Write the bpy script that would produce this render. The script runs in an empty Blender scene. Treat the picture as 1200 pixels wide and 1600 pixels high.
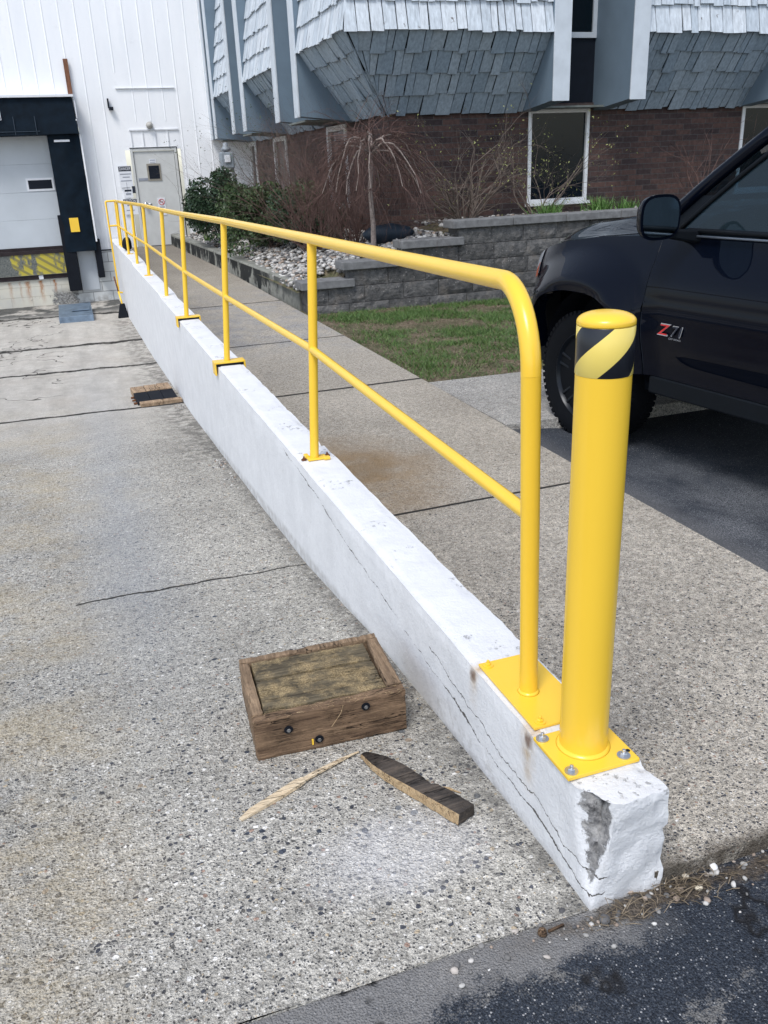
import bpy, bmesh, math, random
import numpy as np
from mathutils import Vector, Matrix, noise
R_ = math.radians
random.seed(7); rng = np.random.default_rng(7)
scene = bpy.context.scene
COL = scene.collection

# ------------------------------------------------------------------ camera, world, sun, exposure
cam_d = bpy.data.cameras.new('camera'); cam = bpy.data.objects.new('camera', cam_d); COL.objects.link(cam)
yaw, pitch, roll = R_(18.5), R_(21.8), R_(-2.45)
f = Vector((math.sin(yaw)*math.cos(pitch), math.cos(yaw)*math.cos(pitch), -math.sin(pitch)))
r0 = Vector((math.cos(yaw), -math.sin(yaw), 0)); u0 = r0.cross(f)
rt = math.cos(roll)*r0 + math.sin(roll)*u0; up = -math.sin(roll)*r0 + math.cos(roll)*u0
cam.matrix_world = Matrix.Translation((-.965, -1.467, 1.305)) @ Matrix((rt, up, -f)).transposed().to_4x4()
cam_d.sensor_fit = 'HORIZONTAL'; cam_d.sensor_width = 36; cam_d.lens = 40.5
cam_d.clip_start = .05; cam_d.clip_end = 400
scene.camera = cam

W = bpy.data.worlds.new('World'); scene.world = W; W.use_nodes = True
wn = W.node_tree.nodes; wl = W.node_tree.links
sky = wn.new('ShaderNodeTexSky'); sky.sky_type = 'NISHITA'; sky.sun_disc = False
SUN_EL, SUN_AZ = R_(58), R_(222)          # azimuth clockwise from +Y
sky.sun_elevation = SUN_EL; sky.sun_rotation = SUN_AZ
hs = wn.new('ShaderNodeHueSaturation'); hs.inputs['Saturation'].default_value = .62
wl.new(sky.outputs[0], hs.inputs['Color']); wl.new(hs.outputs[0], wn['Background'].inputs[0])
wn['Background'].inputs[1].default_value = .15
sun_d = bpy.data.lights.new('sun', 'SUN'); sun = bpy.data.objects.new('sun', sun_d); COL.objects.link(sun)
sun_d.energy = 1.7; sun_d.angle = R_(20); sun_d.color = (1, .97, .93)
sd = Vector((math.sin(SUN_AZ)*math.cos(SUN_EL), math.cos(SUN_AZ)*math.cos(SUN_EL), math.sin(SUN_EL)))
sun.rotation_euler = sd.to_track_quat('Z', 'Y').to_euler()
scene.view_settings.view_transform = 'Standard'; scene.view_settings.look = 'None'
scene.view_settings.exposure = .56; scene.view_settings.gamma = 1
scene.render.resolution_x = 768; scene.render.resolution_y = 1024

# ------------------------------------------------------------------ node helpers
class S:
    """wraps a node socket so that maths on it makes Math nodes"""
    def __init__(s, nt, k): s.nt, s.k = nt, k
    def m(s, op, o=None, o2=None):
        n = s.nt.nodes.new('ShaderNodeMath'); n.operation = op
        for i, v in enumerate((s, o, o2)):
            if v is None: continue
            if isinstance(v, S): s.nt.links.new(v.k, n.inputs[i])
            else: n.inputs[i].default_value = v
        return S(s.nt, n.outputs[0])
    def __add__(s, o): return s.m('ADD', o)
    __radd__ = __add__
    def __sub__(s, o): return s.m('SUBTRACT', o)
    def __rsub__(s, o): return (s*-1)+o
    def __mul__(s, o): return s.m('MULTIPLY', o)
    __rmul__ = __mul__
    def __truediv__(s, o): return s.m('DIVIDE', o)
    def abs(s): return s.m('ABSOLUTE')
    def lt(s, o): return s.m('LESS_THAN', o)
    def gt(s, o): return s.m('GREATER_THAN', o)
    def max(s, o): return s.m('MAXIMUM', o)
    def min(s, o): return s.m('MINIMUM', o)
    def pow(s, o): return s.m('POWER', o)
    def fract(s): return s.m('FRACT')
    def map(s, a, b, c=0., d=1.):
        n = s.nt.nodes.new('ShaderNodeMapRange'); n.interpolation_type = 'SMOOTHSTEP' if False else 'LINEAR'
        s.nt.links.new(s.k, n.inputs[0])
        for i, v in enumerate((a, b, c, d)): n.inputs[i+1].default_value = v
        return S(s.nt, n.outputs[0])

class M:
    def __init__(s, name, rough=.6, spec=.3, metal=0.):
        s.mat = bpy.data.materials.new(name); s.mat.use_nodes = True; s.nt = s.mat.node_tree
        s.b = s.nt.nodes['Principled BSDF']
        s.b.inputs['Roughness'].default_value = rough; s.b.inputs['Metallic'].default_value = metal
        s.b.inputs['Specular IOR Level'].default_value = spec
        s.pos = None
    def n(s, t): return s.nt.nodes.new(t)
    def P(s):
        if s.pos is None:
            tc = s.n('ShaderNodeTexCoord'); s.pos = tc.outputs['Object']
        return s.pos
    def xyz(s):
        n = s.n('ShaderNodeSeparateXYZ'); s.nt.links.new(s.P(), n.inputs[0])
        return [S(s.nt, o) for o in n.outputs]
    def vec(s, x, y, z):
        n = s.n('ShaderNodeCombineXYZ')
        for i, v in enumerate((x, y, z)):
            if isinstance(v, S): s.nt.links.new(v.k, n.inputs[i])
            else: n.inputs[i].default_value = v
        return n.outputs[0]
    def noise(s, scale, detail=3, rough=.55, vec=None, dist=0):
        n = s.n('ShaderNodeTexNoise'); n.inputs['Scale'].default_value = scale
        n.inputs['Detail'].default_value = detail; n.inputs['Roughness'].default_value = rough; n.inputs['Distortion'].default_value = dist
        s.nt.links.new(vec or s.P(), n.inputs['Vector']); return S(s.nt, n.outputs['Fac'])
    def voro(s, scale, feature='F1', vec=None, rand=1.):
        n = s.n('ShaderNodeTexVoronoi'); n.feature = feature; n.inputs['Scale'].default_value = scale; n.inputs['Randomness'].default_value = rand
        s.nt.links.new(vec or s.P(), n.inputs['Vector'])
        c = None
        if 'Color' in n.outputs:
            sp = s.n('ShaderNodeSeparateColor'); s.nt.links.new(n.outputs['Color'], sp.inputs[0]); c = [S(s.nt, o) for o in sp.outputs]
        return S(s.nt, n.outputs['Distance']), c
    def mix(s, fac, a, b):
        n = s.n('ShaderNodeMix'); n.data_type = 'RGBA'; n.clamp_factor = True
        if isinstance(fac, S): s.nt.links.new(fac.k, n.inputs[0])
        else: n.inputs[0].default_value = fac
        for i, v in ((6, a), (7, b)):
            if isinstance(v, (tuple, list)): n.inputs[i].default_value = (*v, 1) if len(v) == 3 else v
            else: s.nt.links.new(v, n.inputs[i])
        return n.outputs[2]
    def ramp(s, fac, stops, const=False):
        n = s.n('ShaderNodeValToRGB'); s.nt.links.new(fac.k, n.inputs[0]); e = n.color_ramp.elements
        if const: n.color_ramp.interpolation = 'CONSTANT'
        while len(e) < len(stops): e.new(.5)
        for i, (p, c) in enumerate(stops): e[i].position = p; e[i].color = (*c, 1)
        return n.outputs[0]
    def scale(s, col, fac):           # multiply colour by a value socket
        n = s.n('ShaderNodeVectorMath'); n.operation = 'SCALE'; s.nt.links.new(col, n.inputs[0])
        if isinstance(fac, S): s.nt.links.new(fac.k, n.inputs['Scale'])
        else: n.inputs['Scale'].default_value = fac
        return n.outputs[0]
    def color(s, c):
        if isinstance(c, (tuple, list)): s.b.inputs['Base Color'].default_value = (*c, 1)
        else: s.nt.links.new(c, s.b.inputs['Base Color'])
        return s
    def rough(s, v): s.nt.links.new(v.k, s.b.inputs['Roughness']); return s
    def bump(s, h, strength=.4, dist=.01):
        n = s.n('ShaderNodeBump'); n.inputs['Strength'].default_value = strength; n.inputs['Distance'].default_value = dist
        s.nt.links.new(h.k, n.inputs['Height']); s.nt.links.new(n.outputs[0], s.b.inputs['Normal']); return s
    def attr(s, name):
        n = s.n('ShaderNodeAttribute'); n.attribute_name = name; return S(s.nt, n.outputs['Fac'])

def simple(name, col, rough=.6, spec=.3, metal=0., var=.12, vs=8, bump=0., bs=60):
    m = M(name, rough, spec, metal)
    nz = m.noise(vs, 4)
    m.color(m.mix(nz.map(.3, .7), tuple(c*(1-var) for c in col), tuple(min(1, c*(1+var)) for c in col)))
    if bump: m.bump(m.noise(bs, 3), bump, .004)
    return m.mat

# ------------------------------------------------------------------ mesh helpers
class MB:
    def __init__(s): s.v, s.f, s.mi = [], [], []
    def add(s, vs, fs, mi=0):
        o = len(s.v); s.v.extend(vs); s.f.extend([tuple(i+o for i in q) for q in fs]); s.mi.extend([mi]*len(fs)); return s
    def box(s, x0, x1, y0, y1, z0, z1, mi=0, mat=None):
        vs = [Vector(p) for p in ((x0,y0,z0),(x1,y0,z0),(x1,y1,z0),(x0,y1,z0),(x0,y0,z1),(x1,y0,z1),(x1,y1,z1),(x0,y1,z1))]
        if mat is not None: vs = [mat @ v for v in vs]
        return s.add(vs, [(0,3,2,1),(4,5,6,7),(0,1,5,4),(1,2,6,5),(2,3,7,6),(3,0,4,7)], mi)
    def hexa(s, p, mi=0):             # eight corners, bottom four then top four
        return s.add([Vector(q) for q in p], [(0,3,2,1),(4,5,6,7),(0,1,5,4),(1,2,6,5),(2,3,7,6),(3,0,4,7)], mi)
    def prism(s, poly, axis, a, b, mi=0):
        """poly 2-D outline (counter clockwise), extruded along axis from a to b"""
        def P(q, t):
            return {'x': (t, q[0], q[1]), 'y': (q[0], t, q[1]), 'z': (q[0], q[1], t)}[axis]
        n = len(poly)
        return s.add([Vector(P(q, a)) for q in poly]+[Vector(P(q, b)) for q in poly],
                     [tuple(range(n)), tuple(range(2*n-1, n-1, -1))]+[(i, i+n, (i+1) % n+n, (i+1) % n) for i in range(n)], mi)
    def tube(s, pts, rad, seg=12, caps=True, mi=0):
        pts = [Vector(p) for p in pts]; n = len(pts)
        rad = rad if isinstance(rad, (list, tuple)) else [rad]*n
        t0 = (pts[1]-pts[0]).normalized(); a = t0.orthogonal().normalized(); vs = []; prev = t0
        for i, p in enumerate(pts):
            if i == 0: t = t0
            elif i == n-1: t = (pts[i]-pts[i-1]).normalized()
            else: t = ((pts[i+1]-p).normalized()+(p-pts[i-1]).normalized()).normalized()
            a = (prev.rotation_difference(t) @ a); a = (a-t*a.dot(t)).normalized(); b = t.cross(a); prev = t
            for k in range(seg):
                w = 2*math.pi*k/seg; vs.append(p+(a*math.cos(w)+b*math.sin(w))*rad[i])
        fs = [(i*seg+k, i*seg+(k+1) % seg, (i+1)*seg+(k+1) % seg, (i+1)*seg+k) for i in range(n-1) for k in range(seg)]
        if caps: fs += [tuple(range(seg-1, -1, -1)), tuple((n-1)*seg+k for k in range(seg))]
        return s.add(vs, fs, mi)
    def lathe(s, prof, c=(0,0,0), seg=32, axis=None, mi=0):
        """prof list of (r, z) from bottom to top, revolved about z (or `axis` matrix)"""
        vs = []; c = Vector(c)
        for r, z in prof:
            for k in range(seg):
                w = 2*math.pi*k/seg; q = Vector((r*math.cos(w), r*math.sin(w), z))
                vs.append((axis @ q if axis else q)+c)
        n = len(prof)
        fs = [(i*seg+k, i*seg+(k+1) % seg, (i+1)*seg+(k+1) % seg, (i+1)*seg+k) for i in range(n-1) for k in range(seg)]
        fs += [tuple(range(seg-1, -1, -1)), tuple((n-1)*seg+k for k in range(seg))]
        return s.add(vs, fs, mi)
    def grid(s, fn, nu, nv, mi=0):
        vs = [Vector(fn(i/nu, j/nv)) for j in range(nv+1) for i in range(nu+1)]; w = nu+1
        return s.add(vs, [(j*w+i, j*w+i+1, (j+1)*w+i+1, (j+1)*w+i) for j in range(nv) for i in range(nu)], mi)
    def build(s, name, mats, parent=None, smooth=False, bevel=0, solid=0, angle=None, seg=2):
        me = bpy.data.meshes.new(name); me.from_pydata([tuple(v) for v in s.v], [], s.f)
        for m in (mats if isinstance(mats, (list, tuple)) else [mats]): me.materials.append(m)
        if any(s.mi): me.polygons.foreach_set('material_index', s.mi)
        if smooth: me.polygons.foreach_set('use_smooth', [True]*len(me.polygons))
        me.update()
        o = bpy.data.objects.new(name, me); COL.objects.link(o)
        if solid: md = o.modifiers.new('s', 'SOLIDIFY'); md.thickness = solid; md.offset = -1
        if bevel:
            md = o.modifiers.new('b', 'BEVEL'); md.width = bevel; md.segments = seg; md.limit_method = 'ANGLE'; md.angle_limit = R_(40)
        if smooth and angle: 
            try: me.set_sharp_from_angle(angle=R_(angle))
            except Exception: pass
        if parent is not None: o.parent = parent
        return o

def np_obj(name, V, Fc, mats, parent=None, mi=None, smooth=False):
    me = bpy.data.meshes.new(name); V = np.asarray(V, np.float32); Fc = np.asarray(Fc, np.int32); k = Fc.shape[1]
    me.vertices.add(len(V)); me.vertices.foreach_set('co', V.ravel())
    me.loops.add(Fc.size); me.loops.foreach_set('vertex_index', Fc.ravel())
    me.polygons.add(len(Fc)); me.polygons.foreach_set('loop_start', np.arange(0, Fc.size, k, dtype=np.int32))
    for m in (mats if isinstance(mats, (list, tuple)) else [mats]): me.materials.append(m)
    if mi is not None: me.polygons.foreach_set('material_index', np.asarray(mi, np.int32))
    if smooth: me.polygons.foreach_set('use_smooth', np.ones(len(Fc), bool))
    me.update(calc_edges=True); me.validate()
    o = bpy.data.objects.new(name, me); COL.objects.link(o)
    if parent is not None: o.parent = parent
    return o

def tag(o, label=None, cat=None, group=None, kind=None):
    if label: o['label'] = label
    if cat: o['category'] = cat
    if group: o['group'] = group
    if kind: o['kind'] = kind
    return o
def thing(name, label, cat, loc=(0,0,0), rz=0, group=None):
    o = bpy.data.objects.new(name, None); COL.objects.link(o); o.location = loc; o.rotation_euler = (0,0,rz); o.empty_display_size = .2
    return tag(o, label, cat, group)
def struct(o): o['kind'] = 'structure'; return o
def text_mesh(txt, size, mat, name, loc, rot, parent=None, ext=.0008, shear=0, align='CENTER', sx=1.):
    c = bpy.data.curves.new(name, 'FONT'); c.body = txt; c.size = size; c.extrude = ext; c.align_x = align; c.align_y = 'CENTER'; c.shear = shear
    t = bpy.data.objects.new(name+'_tmp', c); COL.objects.link(t)
    dg = bpy.context.evaluated_depsgraph_get(); me = bpy.data.meshes.new_from_object(t.evaluated_get(dg)); bpy.data.objects.remove(t)
    me.name = name; me.materials.clear(); me.materials.append(mat)
    o = bpy.data.objects.new(name, me); COL.objects.link(o); o.location = loc; o.rotation_euler = rot; o.scale = (sx, 1, 1)
    if parent is not None: o.parent = parent
    return o
def pw(tab):
    xs = [a for a, b in tab]; ys = [b for a, b in tab]
    return lambda x: float(np.interp(x, xs, ys))

ramp_z = pw([(-.2,-.272),(.02,-.277),(.6,-.33),(1.4,-.40),(2.4,-.54),(3.2,-.61),(6.9,-.88),(11,-1.067),(16.7,-1.205),(19,-1.21)])
walk_z = pw([(-.2,-.232),(2,-.225),(5,-.205),(9,-.185),(14,-.155),(19,-.13)])

# ------------------------------------------------------------------ materials
def aggregate(name, tone, stone=68, dark=.16, brown=0., joints=(), extra=None, fine=1.):
    """exposed aggregate concrete; stones in two sizes in a sandy matrix"""
    m = M(name, .85, .2)
    x, y, z = m.xyz()
    base = m.mix(m.noise(420*fine, 2).map(.35, .65), tuple(c*.5 for c in tone), tuple(c*1.3 for c in tone))
    wv = m.n('ShaderNodeVectorMath'); wv.operation = 'ADD'
    nn = m.n('ShaderNodeTexNoise'); nn.inputs['Scale'].default_value = 45; m.nt.links.new(m.P(), nn.inputs['Vector'])
    sc = m.n('ShaderNodeVectorMath'); sc.operation = 'SCALE'; sc.inputs['Scale'].default_value = .012; m.nt.links.new(nn.outputs['Color'], sc.inputs[0])
    m.nt.links.new(m.P(), wv.inputs[0]); m.nt.links.new(sc.outputs[0], wv.inputs[1]); wp = wv.outputs[0]
    d2, c2 = m.voro(stone*2.3*fine, vec=wp)
    small = m.ramp(c2[0], [(0, (.05,.052,.06)), (dark*1.1, (.14,.135,.13)), (.3, tuple(c*.8 for c in tone)), (.6, tuple(c*1.15 for c in tone)), (.85, (.72,.70,.66)), (.95, (.50,.42,.31))], True)
    col = m.mix(((d2 < 9) if False else d2.lt(.40)) * .95, base, small)
    d1, c1 = m.voro(stone*fine, vec=wp)
    big = m.ramp(c1[1], [(0, (.075,.08,.095)), (dark, (.17,.165,.155)), (dark*1.7, (.3,.28,.26)), (.45, tuple(c*1.05 for c in tone)), (.75, (.76,.74,.70)), (.88, (.48,.40,.29)), (.95, (.36,.25,.20))], True)
    rsel = c1[2].map(0, 1, .10, .50)              # stone radius differs from cell to cell
    msk = (rsel-d1).map(0, .05)*c1[0].gt(.18)
    col = m.mix(msk, col, big)
    d0, c0 = m.voro(stone*.42*fine, vec=wp)
    big2 = m.ramp(c0[1], [(0, (.06,.07,.09)), (.4, (.17,.18,.19)), (.62, (.5,.49,.46)), (.85, (.36,.29,.22))], True)
    msk0 = (c0[2].map(0, 1, .05, .34)-d0).map(0, .04)*c0[0].gt(.80)
    col = m.mix(msk0, col, big2)
    big_n = m.noise(1.3, 5, .6)
    col = m.scale(col, big_n.map(.3, .72, .8, 1.14)); cl = m.noise(34*fine, 3, .7); col = m.scale(col, cl.map(.32, .68, .74, 1.24)); cl2 = m.noise(85*fine, 2, .6); col = m.scale(col, cl2.map(.34, .66, .74, 1.24))
    if brown: col = m.mix(m.noise(.9, 4).map(.45, .75)*brown, col, m.scale(col, 1.) if False else (.36,.29,.19))
    h = m.noise(160, 3)*.5+(msk*.5)+(d2*-.6)
    if extra: col, h = extra(m, col, h, x, y, z)
    for (y0, wd, slope, xa, xb, amp) in joints:
        wob = m.noise(3.5, 4, .65).map(0, 1, -amp, amp)
        ln = (y+wob-(x*slope+y0)).abs()
        fac = (wd-ln).map(0, wd*.5)*x.gt(xa)*x.lt(xb)
        col = m.mix(fac, col, (.035,.033,.03)); h = h-fac*2.5
    m.color(col); m.bump(h+cl2*1.2+cl*.8, .8, .010)
    return m.mat

def cl_(m): return m.noise(70, 3, .7).map(.35, .65)
def ramp_extra(m, col, h, x, y, z):
    far = y.map(5.5, 8.5)                                                    # the smoother, paler slabs further down the ramp
    cr = (m.noise(.55, 4, .6)-.5).abs().map(.006, .001)*y.gt(8.5)*x.lt(-1.3)
    smooth = m.mix(m.noise(6, 5, .6).map(.3, .7), (.50,.47,.42), (.66,.63,.58))
    smooth = m.mix(m.noise(1.2, 3).map(.5, .8)*.5, smooth, (.50,.44,.38))
    col = m.mix(far*.72, col, smooth)
    col = m.mix(cr, col, (.06,.055,.05)); strk = m.noise(1.3, 5, .65, vec=m.vec(x*3.2, y*.55, 0.)).map(.42, .66)*far; col = m.mix(strk*.35, col, (.22,.20,.18))
    rust = m.noise(2.2, 6, .7).map(.42, .62)*x.map(-.9, -1.2)*y.map(9, 5)*x.map(-2.9, -1.9)
    col = m.mix(rust*.38, col, m.mix(cl_(m), (.26,.20,.11), (.62,.50,.30)))
    tan = m.noise(2.1, 5, .6, dist=.5).map(.52, .66)*((x+1.15).abs()).map(.55, .1)*((y-4.6).abs()).map(1.3, .2)
    col = m.mix(tan*.6, col, m.mix(cl_(m), (.30,.26,.18), (.62,.53,.37)))
    blue = ((x+.95).abs()).map(.35, .05)*y.map(.8, 2.4)*y.map(13, 4)
    col = m.mix(blue*.38, col, (.33,.355,.39))
    ns = m.noise(5.5, 4, .7)
    dust = ((x+.42)*(x+.42)*9+(y-.13)*(y-.13)*22+ns*1.1).map(1.25, .35)      # pale dust below the timber
    col = m.mix(dust*.62, col, (.66,.66,.68))
    damp = (x-(-.09-.55*.33)).map(-.28, .06)*m.noise(9, 5, .7).map(.42, .58)*y.gt(5.)*y.lt(15.8)
    col = m.mix(damp*.75, col, (.10,.095,.085))
    wet = y.map(16.8, 17.6)*m.noise(2.2, 4, .6).map(.4, .5)
    col = m.mix(wet*.85, col, (.05,.055,.055))
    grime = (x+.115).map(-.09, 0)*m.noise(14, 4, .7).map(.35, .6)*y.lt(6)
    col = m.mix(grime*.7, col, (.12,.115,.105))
    return col, h

M_ramp = aggregate('ramp aggregate concrete', (.47,.45,.405), 66, .20,
    joints=((2.42,.010,.0,-1.2,.1,.05),(7.60,.05,-.03,-9,.1,.06),(10.55,.085,-.06,-9,.1,.2),(12.9,.12,-.04,-9,.1,.25),(17.0,.15,-.05,-9,.1,.3)), extra=ramp_extra)
def walk_extra(m, col, h, x, y, z):
    rust = m.noise(3, 4).map(.25, .7)*((x-.32)*(x-.32)*2.2+(y-2.75)*(y-2.75)*1.3).map(.75, .0)
    col = m.mix((rust*1.15).min(1.), col, m.mix(m.noise(200, 2).map(.3, .7), (.14,.075,.02), (.50,.30,.11)))
    br = y.map(4.5, 1.2)
    col = m.mix(y.map(1.0, 2.6)*.28, col, (.38,.33,.26))
    frost = m.noise(4, 5, .7, dist=.4).map(.42, .62)*y.map(5.6, 6.6)*y.map(11.5, 9)
    col = m.mix(frost*.7, col, m.mix(m.noise(90, 2).map(.4, .6), (.12,.12,.13), (.5,.5,.5)))
    far_dark = y.map(11, 17)  # walkway colour darkens evenly towards the far end
    col = m.mix(far_dark*.6, col, (.13,.115,.10))
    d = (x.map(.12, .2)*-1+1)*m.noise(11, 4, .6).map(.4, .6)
    soil = (y+.2).map(.05, .0)*m.noise(12, 5, .7).map(.3, .55)*x.gt(.05); col = m.mix(soil*.85, col, (.07,.055,.04))
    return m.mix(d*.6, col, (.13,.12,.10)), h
M_walk = aggregate('walkway aggregate concrete', (.57,.52,.445), 112, .24,
    joints=((2.09,.013,.035,-1,3,.006),(4.55,.024,.03,-1,3,.008),(6.55,.02,.03,-1,3,.03),(9.2,.03,.03,-1,3,.03)), extra=walk_extra)
M_apron = aggregate('apron aggregate concrete', (.52,.50,.465), 125, .2)

def asphalt():
    m = M('weathered asphalt', .8, .3); x, y, z = m.xyz()
    d, c = m.voro(190)
    st = m.ramp(c[0], [(0, (.018,.022,.03)), (.5, (.035,.04,.05)), (.70, (.08,.09,.105)), (.88, (.17,.18,.195)), (.965, (.42,.42,.42))], True)
    base = m.mix(m.noise(240, 3).map(.35, .7), (.009,.014,.024), (.062,.074,.095))
    col = m.mix(d.lt(.42), base, st)
    gr = m.noise(230, 2, .6); dust = m.noise(2.6, 7, .72, dist=.5)+(gr-.5)*.16+(d-.4)*.10
    near = y.map(1., -.1)
    col = m.mix(dust.map(.555, .60)*.7*near, col, m.mix(m.noise(260, 2).map(.3, .7), (.12,.115,.11), (.33,.32,.3)))
    edge = (y+.2+(gr-.5)*.12+(m.noise(4, 6, .7)-.5)*.42).map(-.125, -.085)*x.map(.1, -.1)
    col = m.mix(edge*.7, col, m.mix(m.noise(300, 2).map(.3, .7), (.22,.215,.21), (.34,.33,.32)))
    soil = ((y+.232).abs()+(m.noise(7, 6, .75)-.5)*.16).map(.035, .012)*x.map(-.35, -.05)*x.lt(2.5)*y.lt(0.); col = m.mix(soil*.85, col, m.mix(m.noise(120, 3, .7).map(.35, .65), (.03,.024,.018), (.17,.135,.10)))
    fr = (m.noise(2.5, 6, .7)+(gr-.5)*.4).map(.36, .60)*y.gt(-.1)*x.map(3.6, 1.9)*y.map(3.4, 1.6)
    col = m.mix(fr*.75, col, m.mix(m.noise(170, 2).map(.4, .6), (.03,.035,.045), (.30,.31,.33)))
    lip = (x-1.46).map(.16, .02)*y.gt(.2)
    col = m.mix(lip*.5, col, (.15,.15,.155))
    cr = (m.noise(1.1, 5, .6)-.5).abs().map(.012, .0)*y.lt(0.)
    col = m.mix(cr, col, (.012,.012,.014))
    m.color(col); m.bump(gr*1.2+d*-1.-cr*2+dust, .8, .007); return m.mat
M_asph = asphalt()

def wallpaint():
    m = M('chipped white wall paint', .55, .35); x, y, z = m.xyz()
    base = m.mix(m.noise(7, 5, .6).map(.35, .75), (.76,.77,.79), (.67,.68,.70))
    topf = z.gt(-.012)
    # long wandering crack down the ramp side, nearer the foot towards the open end
    line = y.map(-.1, .6, -.235, -.195).min(9.)*y.lt(.6)+y.map(.6, 3., -.195, .0)*y.gt(.6)
    wob = m.noise(3.2, 6, .72).map(0, 1, -.05, .05)
    dist = (z-line-wob).abs()
    crack = (m.noise(7, 5, .7).map(.3, .7, -.0012, .0055)-dist).map(0, .0014)*x.lt(-.05)*y.lt(2.75)
    wob2 = m.noise(5, 6, .7).map(0, 1, -.05, .05)
    crack2 = (.0022-(z-line-wob2-.045-(y*.03)).abs()).map(0, .001)*x.lt(-.05)*y.lt(.75)
    scuff = m.noise(16, 6, .75, vec=m.vec(x, y*1., z*2.5)).map(.66, .70)*x.lt(-.05)*(y.lt(.55)*.9+.06)
    topchip = m.noise(32, 5, .75).map(.575, .60)*m.noise(3.1, 2).map(.55, .60)*topf*x.gt(-.075)
    hair = (m.noise(2.2, 6, .7)-.5).abs().map(.0028, 0)*.5*x.lt(-.05)
    col = m.mix(crack.max(crack2), base, (.10,.095,.09))
    col = m.mix(scuff*.7, col, (.30,.29,.28)); col = m.mix(topchip*.7, col, (.26,.26,.26)); col = m.mix(hair, col, (.5,.5,.5))
    foot = (z-line-.0).map(-.02, -.05)*m.noise(24, 5, .7).map(.48, .6)*y.lt(.7)*x.lt(-.05)
    col = m.mix(foot*.35, col, (.35,.34,.32))
    for (yc, wd, zt, zb, st) in ((.105, .05, -.0, -.20, .75), (.42, .035, -.0, -.16, .55), (4.86, .02, 0, -.1, .35)):   # rust weeping from the plates
        rs = (yc-y).abs().map(wd, wd*.1)*z.map(zb, zt)*m.noise(20, 5, .65).map(.3, .65)*x.lt(-.06)
        col = m.mix(rs*st*1.6, col, (.50,.36,.20))
    for (xc, yc) in ((-.083, .105), (-.086, .425)):
        q = ((y-yc)*(y-yc)+(z+.03)*(z+.03)+m.noise(60, 3)*.0006).map(.0009, .0003)*x.lt(-.05)
        col = m.mix(q*.85, col, (.13,.07,.04))
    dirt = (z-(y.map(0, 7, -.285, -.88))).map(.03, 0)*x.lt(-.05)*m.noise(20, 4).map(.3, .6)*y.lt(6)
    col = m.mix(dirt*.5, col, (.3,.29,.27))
    far = m.noise(1.5, 3, vec=m.vec(0., y*6, z*.8)).map(.55, .75)*y.gt(5)*.25
    col = m.mix(far, col, (.58,.57,.55))
    chip = m.attr('chip')
    conc = m.mix(m.noise(35, 5, .7).map(.3, .7), (.10,.10,.105), (.46,.45,.44))
    d, c = m.voro(60)
    conc = m.mix(d.lt(.25)*c[0].gt(.5), conc, (.3,.3,.31)); conc = m.mix(m.noise(14, 6, .75).map(.54, .62)*.8, conc, (.03,.03,.032))
    cm = (chip+m.noise(38, 5, .75)*1.5-.75).map(.38, .5)
    col = m.mix(cm, col, conc)
    m.color(col)
    m.bump(m.noise(120, 4)*.35+m.noise(22, 4)*.9-crack*2.2-crack2*1.5-topchip*.6+cm*m.noise(60, 4)*2.5+m.noise(55, 6, .75)*y.map(.9, -.2, .2, 1.6), .6, .007)
    return m.mat
M_wall = wallpaint()

def yellow(name='yellow enamel', col=(.90,.575,.05), rough=.25):
    m = M(name, rough, .5)
    m.color(m.mix(m.noise(5, 2).map(.3, .7), tuple(c*.985 for c in col), col)); return m.mat
M_yel = yellow()
def tape():
    m = M('reflective bollard tape', .28, .5); x, y, z = m.xyz()
    ang = y.m('ARCTAN2', x)*(180/math.pi)      # object space: bollard axis at origin
    # view side of the bollard faces azimuth about -123 deg; seen from there the angle grows to the right
    th = ((ang+303.3)/360).fract()*360-180
    ph = ((th-(z-.908)/.094*108+9)/151).fract()
    ph = (ph+1).fract()
    blk = ph.lt(.46)
    m.color(m.mix(blk, (.84,.66,.16), (.012,.014,.02))); return m.mat
M_tape = tape()
M_blackrub = simple('black rubber', (.007,.009,.014), .7, .15)
M_zinc = simple('zinc bolt', (.55,.57,.6), .35, .5, .9)
M_rust = simple('rusty steel', (.16,.07,.035), .8, .2, .2, .4, 40)

def wood(name, light, darkc, rings=26, axis='x', grime=.3, moss=0., rough=.8):
    m = M(name, rough, .2); x, y, z = m.xyz()
    v = {'x': m.vec(x*2.2, y*rings, z*rings), 'y': m.vec(x*rings, y*2.2, z*rings), 'z': m.vec(x*rings, y*rings, z*2.2)}[axis]
    v2 = {'x': m.vec(x*7, y*rings*6, z*rings*6), 'y': m.vec(x*rings*6, y*7, z*rings*6), 'z': m.vec(x*rings*6, y*rings*6, z*7)}[axis]
    g = m.noise(1.6, 6, .65, vec=v, dist=1.0); g2 = m.noise(1.4, 5, .7, vec=v2)
    col = m.mix(g.map(.3, .7), darkc, light); col = m.scale(col, g2.map(.3, .7, .62, 1.32))
    split = (m.noise(.9, 4, .6, vec=v)-.5).abs().map(.014, .004)*m.noise(5, 3).map(.45, .6)
    col = m.mix(split, col, tuple(c*.12 for c in darkc))
    col = m.mix(m.noise(9, 6, .75).map(.46, .66)*grime, col, tuple(c*.22 for c in darkc))
    if moss: col = m.mix(m.noise(7, 5, .75).map(.42, .58)*moss*z.gt(-.20), col, m.mix(m.noise(220, 3, .7).map(.35, .65), (.13,.09,.045), (.52,.40,.22)))
    m.color(col); m.bump(g*.9+g2*1.1-split*2+m.noise(150, 2)*.4, .7, .004); return m.mat
M_timber = wood('weathered timber', (.30,.20,.125), (.09,.055,.036), 34, 'x', .45)
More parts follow.
